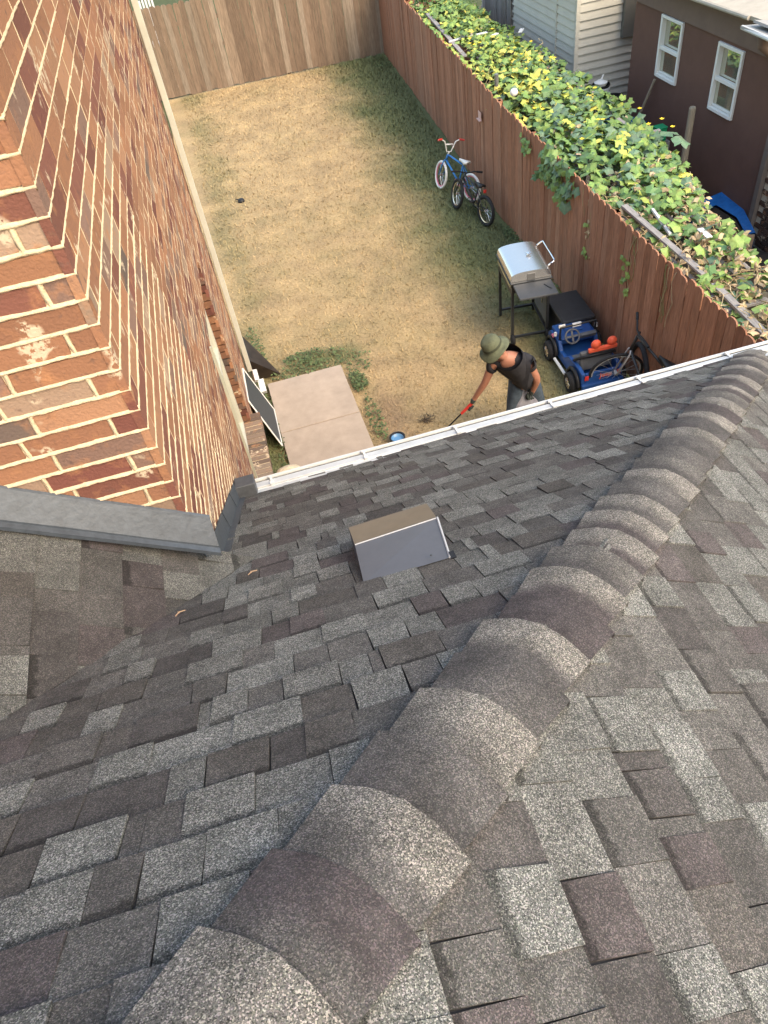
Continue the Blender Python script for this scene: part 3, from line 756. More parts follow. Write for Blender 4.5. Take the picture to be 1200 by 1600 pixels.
# ------------------------------------------------------------------ fences
def board_mesh(w, h, col, name, seed):
    r_ = random.Random(seed); b = MB(); d = .017; ear = .035
    pts = [(-w/2, 0), (w/2, 0), (w/2, h-ear), (w/2-.028, h-.006), (0, h), (-w/2+.028, h-.006), (-w/2, h-ear)]
    n = len(pts); vs = [(x, -d/2, z) for x, z in pts]+[(x, d/2, z) for x, z in pts]
    fs = [tuple(range(n)), tuple(reversed(range(n, 2*n)))]+[(i, i+n, (i+1) % n+n, (i+1) % n) for i in range(n)]
    fs = [tuple(reversed(f)) for f in fs[:0]]+fs
    cols = []
    for (x, y, z) in vs: cols.append(col)
    b.add(vs, fs, cols); return b.mesh(name)
def fence(root, line, board_w, h, mat, palette, seed, rail_side):
    r_ = random.Random(seed); pts = [Vector((*p, 0)) for p in line]; boards = [board_mesh(board_w, h, c_, 'board', i) for i, c_ in enumerate(palette)]
    for me in boards: me.materials.append(mat)
    tot = 0
    for a, b_ in zip(pts, pts[1:]):
        d = (b_-a); L_ = d.length; ang = math.atan2(d.y, d.x); n = int(L_/(board_w+.005)); k = 0
        nrm = Vector((-d.y, d.x, 0)).normalized()*rail_side
        for i in range(n):
            P = a+d*((i+.5)/n)
            o = bpy.data.objects.new('board', r_.choice(boards)); COL.objects.link(o); o.parent = root
            o.location = P+nrm*r_.uniform(-.004, .004)+Vector((0, 0, r_.uniform(-.015, .02)+.02)); o.rotation_euler = (r_.uniform(-.006, .006), r_.uniform(-.007, .007), ang+r_.uniform(-.03, .03))
            o.scale = ((L_/n-.003)/board_w, 1, 1+r_.uniform(-.006, .008))
        for z in (.35, 1.0, 1.6):
            q = MB(); q.box((0, 0, 0), (L_, .04, .09), None, palette[0]); o = q.build('rail', mat, root); o.location = (a+b_)/2+nrm*.03+Vector((0, 0, z)); o.rotation_euler = (0, 0, ang)
        m_ = max(1, int(L_/2.4))
        for i in range(m_+1):
            q = MB(); q.box((0, 0, h*.49), (.09, .09, h*.98), None, palette[0]); o = q.build('post', mat, root); o.location = a+d*(i/m_)+nrm*.07; o.rotation_euler = (0, 0, ang)
fr = thing('side_fence', 'long reddish brown dog ear board fence dividing the lawn from the vine garden', 'fence', (4.5, 10, 0))
reds = [(.315, .150, .088), (.29, .136, .078), (.33, .165, .10), (.30, .146, .086), (.28, .128, .074), (.34, .18, .112)]
def rel(line, c_): return [(x-c_[0], y-c_[1]) for x, y in line]
fence(fr, rel([(4.30, 2.6), (4.34, 4.7), (4.40, 7.8), (4.52, 10.6), (4.55, 12.0)], (4.5, 10)), .138, 1.83, M_WOODR, reds, 31, -1)
fence(fr, rel([(4.575, 12.03), (4.86, 15.8), (5.06, 18.9), (5.25, 22.05)], (4.5, 10)), .142, 1.83, M_WOODR, reds, 32, -1)
fb = thing('back_fence', 'weathered greyish brown board fence closing the far end of the lawn', 'fence', (2, 22.1, 0))
greys = [(.185, .130, .088), (.170, .118, .080), (.20, .145, .10), (.178, .124, .084), (.225, .175, .128), (.16, .11, .074)]
fence(fb, rel([(-4.5, 22.35), (0, 22.22), (5.3, 21.98)], (2, 22.1)), .135, 2.02, M_WOODG, greys, 33, 1)
tg = MB(); tg.box((0, 0, 0), (.008, .16, .13)); tg.box((-.012, .0, -.06), (.05, .17, .012))
o = tg.build('wire_hook_plate', material('pale_pink_plastic', (.62, .42, .36), .6)); o.location = (4.595, 12.82, 1.33); o.rotation_euler = (0, 0, -.06); tag(o, 'small pale pink plate fixed to the side fence near the bicycles', 'plate')

# ------------------------------------------------------------------ neighbour's buildings
bh = thing('brown_house', 'dark brown painted house with two white sash windows behind the vines', 'house', (7.5, 11, 0))
def bhb(name, mat, lo, hi, parent=bh, **k):
    b = MB(); c_ = [(lo[i]+hi[i])/2 - (7.5, 11, 0)[i]*(1 if parent is not None else 0) for i in range(3)]
    b.box(c_, [hi[i]-lo[i] for i in range(3)]); return b.build(name, mat, parent, **k)
WB = [(11.62, 12.25, 1.53, 2.41), (10.05, 10.66, 1.48, 2.38)]
XW = 7.5
def wall_with_holes():
    ys = [9.15, 10.05, 10.66, 11.62, 12.25, 13.12]; b = MB()
    def q(y0, y1, z0, z1): b.box((.1, (y0+y1)/2-11, (z0+z1)/2), (.2, y1-y0, z1-z0))
    q(9.15, 10.05, 0, 2.9); q(10.66, 11.62, 0, 2.9); q(12.25, 13.12, 0, 2.9)
    for (y0, y1, z0, z1) in WB: q(y0, y1, 0, z0); q(y0, y1, z1, 2.9)
    return b.build('wall', M_BROWN, bh)
bw = wall_with_holes()
bhb('trim_band', M_BROWNT, (7.462, 9.15, 2.435), (7.4995, 13.12, 2.86))
bhb('side_wall', M_BROWN, (7.7, 12.92, 0), (12, 13.12, 2.9))
bhb('side_wall', M_BROWN, (7.7, 9.15, 0), (12, 9.3, 2.9))
bhb('corner_board', material('grey_brown_board', (.16, .13, .11), .8, nscale=8, namt=.15), (7.44, 9.06, 0), (7.70, 9.148, 2.45))
rng = random.Random(4)
for wi, (y0, y1, z0, z1) in enumerate(WB):
    b = MB(); f = .045; X_ = -.035
    def q(ya, yb, za, zb, d=.09, ox=0): b.box((X_+d/2+ox, (ya+yb)/2-11, (za+zb)/2), (d, yb-ya, zb-za))
    q(y0, y0+f, z0, z1); q(y1-f, y1, z0, z1); q(y0+f, y1-f, z0, z0+f, .10, -.008); q(y0+f, y1-f, z1-f, z1)
    zm_ = (z0+z1)/2-.02; q(y0+f, y1-f, zm_-.025, zm_+.025, .06, .012)
    wo_ = b.build('window', M_WIN, bh, bevel=.004)
    b = MB(); b.box((.05, (y0+y1)/2-11, (zm_+.025+z1-f)/2), (.006, y1-y0-2*f, z1-f-zm_-.025)); b.build('pane', M_GLASS, wo_)
    b = MB(); b.box((.028, (y0+y1)/2-11, (z0+f+zm_-.025)/2), (.006, y1-y0-2*f, zm_-.025-z0-f)); b.build('pane', M_GLASS, wo_)
    b = MB(); b.box((.016, y0+f+.02-11, (z0+f+zm_)/2), (.02, .022, zm_-z0-f)); b.box((.014, (y0+y1)/2-11, z0+f+.02), (.02, y1-y0-2*f, .022)); b.build('sash', M_WIN, wo_)
# roof of brown house: low beige sheet with a fascia
b = MB(); b.add([(-.22, -1.98+.0, 2.86), (-.22, 2.2, 2.80), (4.5, 2.2, 3.5), (4.5, -1.98, 3.5)], [(0, 1, 2, 3)]); o = b.build('roof', M_ROOFN, bh); md = o.modifiers.new('s', 'SOLIDIFY'); md.thickness = .05
b = MB(); b.tube([(-.24, -1.2, 2.875), (-.24, 2.2, 2.815)], .03, 8); b.build('eave_strip', M_ROOFN, bh)
b = MB(); b.box((-.36, -2.0, 2.86), (.34, 1.1, .03), Matrix.Rotation(.12, 3, 'Y')); b.box((-.28, -2.0, 2.915), (.3, .9, .03), Matrix.Rotation(.2, 3, 'Y')); o = b.build('porch_eave', material('grey_eave', (.33, .32, .30), .7, nscale=6, namt=.1), bh)
b = MB(); b.tube([(-.50, -1.45, 2.87), (-.54, -2.6, 2.87)], .028, 8); b.build('eave_gutter', M_WHITE, bh)
b = MB(); b.tube([(-.38, -1.72, 2.82), (-.36, -1.74, 2.70), (-.20, -1.72, 2.58), (-.10, -1.70, 2.45), (-.06, -1.70, 2.2)], [.06, .065, .06, .05, .045], 10); b.build('downspout', M_BROWNT, bh, smooth=True)
# brick part of the neighbour house on the right
nb = MB(); nb.box((.1, -3.2, 1.2), (.16, 2.6, 2.4)); nbw = nb.build('brick_wall', material('grey_mortar', (.55, .50, .40), .95, nscale=20, namt=.15), bh)
yb0 = 9.05; rn = random.Random(8)
cnt = 0; nst = MB()
for c_i in range(28):
    z0 = .05+c_i*.082; off = 0 if c_i % 2 else .11; y = yb0-off
    while y > 6.6:
        l = .20; v0 = Vector((-.002+.0, y-11-l, z0))
        b = MB(); b.box((.014, y-11-l/2, z0+.033), (.03, l, .064), None, tuple(c*.55 for c in rn.choice([(.15, .085, .06), (.12, .075, .055), (.17, .10, .075), (.10, .07, .055)])))
        P = (7.5, y-l/2, z0)
        if in_view(P, 10) and cnt < 200: b.build('brick', M_BR, nbw); cnt += 1
        else: nst.v, nst.f, nst.c = nst.v+b.v, nst.f+[tuple(i+len(nst.v) for i in f) for f in b.f], nst.c+b.c
        y -= l+.018
nst.build('brick_field', M_BR, nbw, kind='stuff')

sh = thing('siding_shed', 'pale cream shed with horizontal lap siding behind the vine garden', 'shed', (6.9, 14.05, 0))
b = MB(); b.box((1.5, 2.4, 1.4), (2.96, 4.76, 2.8)); so = b.build('wall', M_SHED, sh)
for i in range(20):
    z0 = .15+i*.135
    for sec in range(2):
        b = MB(); zz = z0; t = .03; e1 = .003
        if sec == 0: b.add([(.05, -.001-t, zz), (3, -.001-t, zz), (3, -e1, zz+.135), (.05, -e1, zz+.135), (.05, .0, zz), (3, .0, zz)], [(0, 1, 2, 3), (4, 5, 1, 0)])
        else: b.add([(-.001-t, .05, zz), (-.001-t, 4.8, zz), (-e1, 4.8, zz+.135), (-e1, .05, zz+.135), (0, .05, zz), (0, 4.8, zz)], [(3, 2, 1, 0), (0, 1, 5, 4)])
        b.build('siding_board', M_SHED, so)
b = MB(); b.box((.012, .012, 1.4), (.075, .075, 2.8)); b.build('corner_trim', M_SHED, sh); b = MB(); b.box((.012-.036, .8, 1.4), (.03, .05, 2.8)); b.build('corner_trim', M_SHED, sh)
b = MB(); b.box((1.03, -.06, 2.0), (.34, .09, .72)); eb = b.build('cabinet', material('grey_cabinet', (.17, .17, .155), .5, metal=.3), sh, bevel=.006); b = MB(); b.box((1.13, -.11, 2.0), (.07, .02, .4)); b.build('cabinet_window', M_GLASS, eb)
b = MB(); b.add([(-.25, -.25, 2.8), (3.2, -.25, 2.8), (3.2, 5.1, 2.8), (-.25, 5.1, 2.8), (1.5, -.25, 3.6), (1.5, 5.1, 3.6)], [(0, 4, 5, 3), (1, 2, 5, 4), (0, 1, 4), (2, 3, 5), (3, 2, 1, 0)]); b.build('roof', M_ROOFN, sh)

gf = thing('grey_fence', 'short grey weathered fence panel beside the cream shed', 'fence', (6.85, 18.0, 0))
fence(gf, [(0, -1.0), (-.02, .62)], .12, 1.9, M_WOODG, [(.24, .22, .20), (.28, .26, .235), (.20, .185, .165)], 35, -1)
gf2 = thing('far_brown_fence', 'brown board fence beyond the vine garden at the top edge', 'fence', (6.4, 19.6, 0))
fence(gf2, [(-1.15, .15), (.42, -.2)], .135, 1.85, M_WOODR, reds, 36, 1)
gf2.location = (6.42, 19.9, 0)

# ------------------------------------------------------------------ trellis and squash vines
tr_ = thing('trellis', 'grey plank trellis frame carrying the squash vines along the fence', 'trellis', (5.5, 10, 0))
def plank(a, b_, w=.07, d=.03, mat=M_PLANK, name='rail'):
    a = Vector(a)-Vector((5.5, 10, 0)); b_ = Vector(b_)-Vector((5.5, 10, 0)); v = b_-a; q = MB(); q.box((0, 0, 0), (w, v.length, d))
    o = q.build(name, mat, tr_, bevel=.003); o.location = (a+b_)/2; o.rotation_euler = v.to_track_quat('Y', 'Z').to_euler()
plank((4.63, 7.9, 1.78), (4.63, 6.15, 1.76), .075); plank((4.66, 6.0, 1.72), (4.56, 4.6, 1.72), .075); plank((4.62, 8.1, 1.64), (4.58, 4.2, 1.62), .05, .05)
plank((4.55, 7.1, 1.70), (5.35, 7.18, 1.70), .06); plank((4.55, 5.6, 1.66), (5.1, 5.6, 1.66), .06)
plank((5.05, 8.0, 1.68), (4.98, 4.6, 1.64), .05); plank((5.35, 8.4, 1.66), (5.2, 6.2, 1.64), .05)
plank((5.22, 17.6, 1.78), (4.98, 14.6, 1.74), .08); plank((5.5, 17.6, 1.70), (5.3, 14.6, 1.66), .06); plank((4.98, 15.5, 1.77), (5.5, 15.62, 1.77), .03, .03, M_WHITE, 'cross_stick')
plank((4.98, 15.5+.9, 1.67), (6.2, 16.5, 1.67), .06); plank((4.72, 12.5, 1.66), (6.2, 12.5, 1.66), .06); plank((4.7, 10, 1.62), (6.3, 10, 1.62), .06)
plank((5.0, 8, 1.62), (5.35, 17, 1.64), .05); plank((6.0, 9.6, 1.6), (6.25, 17, 1.6), .06)
for p in ((4.66, 4.9), (5.05, 5.5), (4.72, 8.1), (5.6, 8.4), (4.8, 11.5), (6.25, 12), (5.05, 15.2), (6.3, 15.6), (5.3, 18.3)):
    q = MB(); q.box((0, 0, .80), (.07, .07, 1.6)); o = q.build('post', M_PLANK, tr_); o.location = (p[0]-5.5, p[1]-10, 0)
plank((4.80, 7.55, 1.84), (4.72, 7.0, 1.80), .03, .03, M_WHITE, 'pipe')
q = MB(); q.tube([(0, 0, 1.5), (0, 0, 1.98)], .035, 8); o = q.build('metal_pipe', M_PIPE if False else M_STEELG, tr_); o.location = (4.83-5.5, 12.62-10, 0)
for i, (x, y) in enumerate(((5.55, 15.25), (5.7, 15.0), (6.2, 14.9), (4.98, 6.75))):
    q = MB(); q.box((0, 0, 0), (.22, .07, .012), Matrix.Rotation(.5*i, 3, 'Z')); o = q.build('slat', M_WHITE, tr_); o.location = (x-5.5, y-10, 1.86)

def leaf_verts(r_, lobes=5):
    pts = []; n = 15
    for k in range(n):
        a = -PI+2*PI*(k+.5)/n
        lob = 1+.13*math.cos(a*5)+.05*math.cos(a*10)
        base = .60 if abs(a) > 2.85 else 1
        rr = lob*base*(1-.10*abs(a)/PI)*r_.uniform(.92, 1.08)
        z = -.16*rr*rr + .10*math.sin(a*2.5+r_.random()) + r_.uniform(-.03, .03)
        pts.append(Vector((rr*math.cos(a), rr*math.sin(a)*.95, z)))
    return [Vector((0, 0, .06))]+pts, [(0, 1+k, 1+(k+1) % n) for k in range(n)]
rl = random.Random(77)
LEAFC = {'deep': (.095, .18, .062), 'green': (.14, .235, .062), 'light': (.21, .31, .075), 'lime': (.34, .40, .08), 'yellow': (.55, .50, .10), 'tan': (.45, .34, .20), 'blue': (.115, .19, .11)}
variants = {}
for cn, c_ in LEAFC.items():
    for k in range(4):
        vs, fs = leaf_verts(rl); b = MB()
        cols = [tuple(x*1.18 for x in c_)]+[tuple(x*rl.uniform(.85, 1.15) for x in c_) for _ in range(len(vs)-1)]
        b.add(vs, fs, cols); me = b.mesh('leaf'); me.materials.append(M_LEAF); variants[(cn, k)] = (me, vs, fs, cols)
vine = thing('squash_vine', 'mass of green and yellowing squash leaves covering the trellis behind the side fence', 'vine', (5.5, 11, 1.5))
leaves = []
def fence_x(y): return 4.34+.028*(y-4.7) if y < 12 else 4.56+.069*(y-12)
def leaf_kind(x, y):
    yw = .5*N3(x*1.1, y*.9, 2)+.3*N3(x*3, y*3, 8)
    yel = max(0, 1-abs(y-13.2)/4.0)*max(0, 1.15-abs(x-5.1)/1.1)+.25*max(0, 1-abs(y-16.5)/2)
    dry = max(0, min(1, (9.2-y)/2.6))
    q = rl.random()
    if q < dry*.80+.03: return 'tan' if rl.random() < .8 else 'light'
    if rl.random() < yel*.75+yw*.35: return rl.choice(['yellow', 'lime', 'lime', 'light', 'light'])
    if y > 13.5: return rl.choices(['green', 'light', 'lime', 'deep'], [.5, .38, .1, .1])[0]
    return rl.choices(['deep', 'blue', 'green', 'light', 'lime'], [.18, .24, .38, .20, .04])[0]
def add_leaf(x, y, z, s_=None, kind=None, tilt=.5, face=None):
    kind = kind or leaf_kind(x, y)
    s_ = s_ or rl.uniform(.045, .105)*(.68 if y > 13 else .92)*(.7 if kind == 'tan' else 1)
    up_ = Vector((rl.gauss(0, tilt), rl.gauss(0, tilt)-.15, 1)).normalized() if face is None else (Vector(face)+Vector((rl.gauss(0, .3), rl.gauss(0, .3), rl.gauss(0, .3)))).normalized()
    rot = up_.to_track_quat('Z', 'Y').to_matrix() @ Matrix.Rotation(rl.uniform(0, 2*PI), 3, 'Z')
    if kind == 'tan': rot = rot @ Matrix.Diagonal((1, rl.uniform(.25, .7), rl.uniform(1, 3)))
    leaves.append((Vector((x, y, z)), rot, s_, kind))
n_try = 0
while len(leaves) < 5600 and n_try < 40000:
    n_try += 1
    y = 4.4+(18.9-4.4)*rl.random(); xm = float(np.interp(y, [4.4, 5.8, 7.3, 8.2, 9.2, 9.9, 11], [4.75, 5.15, 5.4, 5.7, 6.0, 6.15, 6.4])); x = fence_x(y)+.08+(xm-fence_x(y)-.08)*rl.random()
    if y > 17.5 and x > 6.6: continue
    if y > 14.2 and y < 17.8 and x < fence_x(y)+.35+.1*math.sin(y*3) and rl.random() < .9: continue
    dens = 1.0
    if y < 8.2: dens = .48+.45*max(0, (x-4.95)/1.3) + .55*max(0, (y-7.4)/.8); 
    if y < 6.6: dens *= 1.25
    if rl.random() > dens: continue
    dome = .22*math.sin(min(1, max(0, (x-fence_x(y))/1.5))*PI)+.10*N3(x*1.6, y*1.3)+.05*N3(x*5, y*5)
    add_leaf(x, y, 1.62+dome+(rl.uniform(-.09, .07) if rl.random() < .75 else rl.uniform(-.3, -.1)))
# overhang on the lawn side of the fence and edge
for _ in range(80):
    y = rl.gauss(9.35, .32); h = rl.random(); add_leaf(fence_x(y)-.05-.05*rl.random(), y, 1.88-h*.5, rl.uniform(.05, .09), rl.choice(['deep', 'green', 'blue']), face=(-1, -.3, .5))
for _ in range(16): y = rl.gauss(10.6, .12); add_leaf(fence_x(y)-.05, y, 1.62+rl.uniform(-.12, .1), .045, rl.choice(['light', 'green']), face=(-1, -.2, .6))
for _ in range(14): y = rl.gauss(7.25, .08); add_leaf(fence_x(y)-.05, y, 1.28+rl.uniform(-.25, .2), .035, 'light', face=(-1, -.2, .4))
for _ in range(12): y = rl.gauss(8.35, .06); add_leaf(fence_x(y)-.05, y, 1.25+rl.uniform(-.3, .25), .035, rl.choice(['light', 'tan']), face=(-1, -.2, .4))
for _ in range(40): y = rl.uniform(12, 17); add_leaf(fence_x(y)+.05, y, 1.86, .06, None)
for (x, y, k) in ((6.18, 9.25, 'blue'), (5.65, 8.3, 'yellow'), (6.2, 9.6, 'blue')): add_leaf(x, y, 1.74, .14, k, .2)
# drop the ones nobody could see apart: rank by projected size
def lsz(l):
    q = px(l[0]); return 0 if (q is None or not in_view(l[0], 0)) else l[2]*(1+ (l[0].z-1.5))/q[2]
leaves.sort(key=lambda l: -lsz(l))
lst = MB()
vroot = Vector((5.5, 11, 1.5))
for i, (P, rot, s_, kind) in enumerate(leaves):
    me, vs, fs, cols = variants[(kind, rl.randrange(4))]
    if i < 300:
        o = bpy.data.objects.new('leaf', me); COL.objects.link(o); o.parent = vine
        o.matrix_local = Matrix.Translation(P-vroot) @ (rot @ Matrix.Scale(s_, 3)).to_4x4()
    else:
        f = rl.uniform(.8, 1.2); lst.add([P-vroot+(rot @ v)*s_ for v in vs], fs, [tuple(c*f for c in k) for k in cols])
lst.build('foliage', M_LEAF, vine, kind='stuff')
# stems and dried tendrils
st = MB()
for _ in range(340):
    y = rl.uniform(4.3, 8.6) if rl.random() < .85 else rl.uniform(8, 17); x = fence_x(y)+.1+rl.random()*max(.3, min(1.5, (y-4.4)*.33)); z = 1.62+rl.uniform(-.1, .16); a = rl.uniform(0, 2*PI)
    pts = [Vector((x, y, z))]
    for k in range(6):
        a += rl.gauss(0, .5); q_n = pts[-1]+Vector((math.cos(a)*.08, math.sin(a)*.08, rl.gauss(0, .022)))
        xm = float(np.interp(q_n.y, [4.4, 5.8, 7.3, 8.2, 9.2, 9.9, 11], [4.8, 5.2, 5.4, 5.7, 6.0, 6.15, 6.4]))
        q_n.x = min(max(q_n.x, fence_x(q_n.y)+.05), xm); pts.append(q_n)
    c_ = rl.choice([(.42, .31, .17), (.35, .30, .14), (.28, .20, .11), (.5, .40, .24)])
    st.tube([p-vroot for p in pts], rl.uniform(.003, .006), 4, c_, cap=False)
for _ in range(26):   # hanging runners on the fence face
    y = rl.choice([8.35, 7.25, 9.2, 8.1, 6.4])+rl.gauss(0, .12); x = fence_x(y)-.03; pts = [Vector((x+.05, y, 1.84)), Vector((x, y, 1.78))]
    for k in range(rl.randint(2, 6)): pts.append(pts[-1]+Vector((0, rl.gauss(0, .03), -.11)))
    st.tube([p-vroot for p in pts], .004, 4, rl.choice([(.25, .24, .10), (.40, .31, .18)]), cap=False)
st.build('stem', M_STEM, vine, kind='stuff')
fw = MB()
for _ in range(26):
    y = rl.uniform(9, 15.5); x = rl.uniform(fence_x(y)+.2, 6.2); P = Vector((x, y, 1.9+.1*N3(x, y)))-vroot
    for k in range(5):
        a = k*2*PI/5; u_ = Vector((math.cos(a), math.sin(a), .5))*.035; v_ = Vector((-math.sin(a), math.cos(a), 0))*.016; fw.add([P, P+u_*.6+v_, P+u_, P+u_*.6-v_], [(0, 1, 2, 3)], (.72, .52, .03))
fw.build('flower', M_LEAF, vine, kind='stuff')
q = MB(); q.lathe([(0, .06), (.04, .05), (.06, .02), (.06, -.02), (.03, -.05), (0, -.06)], n=14); o = q.build('white_gourd', M_BIKEWHITE, smooth=True); o.location = (4.84, 11.9, 1.90); tag(o, 'small round white gourd lying on top of the side fence by the vines', 'gourd')

# ------------------------------------------------------------------ neighbour's clutter
pl = thing('tarp_planter', 'square planter lined with blue tarp and cardboard at the foot of the brown house', 'planter', (7.1, 9.15, 0))
def P_(x, y, z): return (x-7.1, y-9.15, z)
b = MB(); b.add([P_(6.72, 9.0, 0), P_(7.28, 8.72, 0), P_(7.28, 8.72, .36), P_(6.72, 9.0, .36), P_(6.70, 9.04, 0), P_(7.30, 8.76, 0)], [(0, 1, 2, 3)]); o = b.build('cardboard_side', M_CARD, pl); md = o.modifiers.new('s', 'SOLIDIFY'); md.thickness = .02
b = MB(); b.box(P_(7.14, 8.775, .18), (.018, .02, .36)); b.build('strap', M_GRILLB, pl)
b = MB(); rim = [(6.70, 9.02, .38), (7.30, 8.74, .38), (7.50, 9.35, .42), (7.52, 9.95, .46), (6.85, 9.85, .42)]; inn = [(6.80, 9.06, .32), (7.24, 8.86, .32), (7.36, 9.3, .36), (7.30, 9.75, .38), (6.92, 9.72, .36)]; low = [(x+.02, y, .0) for x, y, z in rim]
vs = [P_(*v) for v in rim+inn+low]; b.add(vs, [(i, (i+1) % 5, 5+(i+1) % 5, 5+i) for i in range(1, 5)]+[(i, 10+i, 10+(i+1) % 5, (i+1) % 5) for i in range(1, 5)]); o = b.build('tarp_liner', M_TARP, pl); md = o.modifiers.new('s', 'SUBSURF'); md.levels = md.render_levels = 0
b = MB(); b.add([P_(x, y, z-.04) for x, y, z in inn], [(0, 1, 2, 3, 4)]); b.build('soil', M_DIRT, pl)
b = MB(); n = 14; vs = []
for i in range(n+1):
    for j in range(n+1):
        u_, v_ = i/n*2-1, j/n*2-1; hgt = max(0, 1-(u_*u_+v_*v_))**.6
        vs.append((u_*.75, v_*.95, .30*hgt+.03*N3(u_*3, v_*3)))
b.add(vs, [(i*(n+1)+j, (i+1)*(n+1)+j, (i+1)*(n+1)+j+1, i*(n+1)+j+1) for i in range(n) for j in range(n)]); o = b.build('soil_mound', M_DIRT, smooth=True); o.location = (7.0, 7.95, -.01); o['kind'] = 'structure'

def bucket(name, label, loc, r0, r1, h, mat, cat='bucket', band=None, rim=True):
    t = thing(name, label, cat, loc, 0, 'blue tubs by the brown house' if cat == 'tub' else None); b = MB(); b.lathe([(0, 0), (r0, 0), (r1, h), (r1+.008, h), (r1+.008, h-.02), (r1-.004, h-.01), (r0-.008, .02), (0, .02)], n=22); b.build('body', mat, t, smooth=False)
    if band: b = MB(); b.lathe([(r1*.97, h*.55), (r1+.004, h*.58), (r1+.006, h*.85), (r1*.98, h*.88)], n=22); b.build('band', band, t)
    return t
bucket('white_bucket', 'white bucket with a black band standing by the cream shed', (7.15, 13.45, .78), .13, .155, .36, M_BLACK, band=M_WHITE)
b = MB(); b.lathe([(0, 0), (.10, .01), (.12, .06), (.06, .09), (0, .09)], n=14); b.tube([(.0, 0, .08), (.05, .02, .17)], .015, 6); o = b.build('bucket_lid', M_BIKEWHITE); o.location = (7.13, 13.43, 1.12); tag(o, 'white lid lying on top of the banded bucket by the shed', 'lid')
b = MB(); b.box((0, 0, .39), (.5, .5, .78)); b.box((0, 0, .785), (.6, .6, .03)); o = b.build('wooden_stand', M_PLANK); o.location = (7.15, 13.50, -.02); tag(o, 'low wooden stand under the banded bucket, mostly hidden by vines', 'stand')
bucket('black_pot', 'round black plant pot between the banded bucket and the brown house', (7.42, 13.45, .55), .15, .19, .32, M_BLACK, 'pot')
bucket('blue_tub', 'blue plastic tub at the corner of the brown house, nearer the shed', (7.15, 12.95, .45), .16, .19, .30, M_TARP, 'tub')
t_ = bucket('blue_tub', 'blue plastic tub at the foot of the leaning stick', (7.32, 12.45, .45), .17, .20, .32, M_TARP, 'tub')
b = MB(); b.box((0, 0, .1), (.16, .16, .2)); b.box((0, 0, .205), (.18, .18, .015)); o = b.build('green_box', M_GREENP, bevel=.006); o.location = (7.12, 11.30, .88); tag(o, 'small bright green box standing at the edge of the vines', 'box')
b = MB(); b.box((0, 0, .43), (.3, .3, .88)); b.tube([(-.1, -.1, 0), (-.1, -.1, .87)], .02); o = b.build('plant_stand', M_PLANK); o.location = (7.12, 11.35, -.01); tag(o, 'grey wooden plant stand under the green box', 'stand')
b = MB(); b.tube([(0, 0, 0), (0, 0, 1.62)], [.055, .05], 12); b.tube([(0, 0, 1.62), (0, 0, 1.64)], [.05, .04], 12); o = b.build('wooden_post', M_POST); o.location = (7.08, 10.45, 0); tag(o, 'upright round grey wooden post in front of the brown wall between the windows', 'post')
b = MB(); b.tube([(7.46, 12.2, 1.48), (7.25, 12.55, .3)], .022, 8); o = b.build('leaning_stick', M_POST); tag(o, 'thin brown stick leaning on the brown wall under the far window', 'stick')

# ------------------------------------------------------------------ items beside the wall
sc = thing('window_screen', 'dark insect screen in a white frame leaning on the brick wall over the patio', 'screen', (-.12, 7.69, 0))
p0, p1 = Vector((-.105, 8.07, .08)), Vector((-.125, 7.31, .08)); q0_, q1_ = Vector((-.335, 8.10, .80)), Vector((-.36, 7.42, .80))
orig = Vector((-.12, 7.69, 0)); p0 -= orig; p1 -= orig; q0_ -= orig; q1_ -= orig
nscr = (p1-p0).cross(q0_-p0).normalized()
def bar(mb, a, b_, w=.022):
    v = (b_-a); L_ = v.length; v.normalize(); side = nscr.cross(v)
    vs = []
    for s_ in (0, L_):
        for (i, j) in ((-1, -1), (1, -1), (1, 1), (-1, 1)): vs.append(a+v*s_+side*i*w/2+nscr*j*.006)
    mb.add(vs, [(0, 1, 2, 3), (7, 6, 5, 4), (0, 4, 5, 1), (1, 5, 6, 2), (2, 6, 7, 3), (3, 7, 4, 0)])
b = MB()
for a, c_ in ((p0, p1), (p1, q1_), (q1_, q0_), (q0_, p0)): bar(b, a, c_)
b.build('frame', M_WIN, sc)
b = MB(); b.add([p0, p1, q1_, q0_], [(0, 1, 2, 3)]); b.build('screen_mesh', M_MESH, sc)
sp_ = MB(); sp_.add([(0, .62, .34), (.02, -.05, .34), (.38, -.10, .04), (.06, .66, .04), (0, .62, 0), (.02, -.05, 0)], [(0, 1, 2, 3), (1, 5, 2), (0, 3, 4)])
o = sp_.build('splash_panel', material('dark_panel', (.03, .022, .017), .35, nscale=8, namt=.5)); o.location = (-.26, 8.98, 0); md = o.modifiers.new('s', 'SOLIDIFY'); md.thickness = .018; tag(o, 'dark brown panel propped beside the downspout at the house corner', 'panel')
rk = bmesh.new(); bmesh.ops.create_icosphere(rk, subdivisions=3, radius=.1)
for v in rk.verts:
    k = 1+.25*mn.noise(v.co*9); v.co = Vector((v.co.x*1.5*k, v.co.y*.7*k, v.co.z*.6*k))
me = bpy.data.meshes.new('pale_rock'); rk.to_mesh(me); me.materials.append(M_ROCK); o = bpy.data.objects.new('pale_rock', me); COL.objects.link(o); o.location = (-.13, 6.78, .12); tag(o, 'pale cream rock on the patio edge close to the brick wall', 'rock')
b = MB(); b.lathe([(0, .05), (.05, .05), (.07, .02), (.07, 0)], n=12); b.tube([(0, 0, .03), (-.1, .04, .05)], .012, 6); o = b.build('black_toy', M_BLACK, smooth=True); o.location = (.36, 14.95, 0); tag(o, 'small black object lying alone on the dry lawn', 'toy')
lit = thing('round_bowl', 'small black bowl with a shiny blue inside lying on the lawn', 'bowl', (1.27, 6.88, .0))
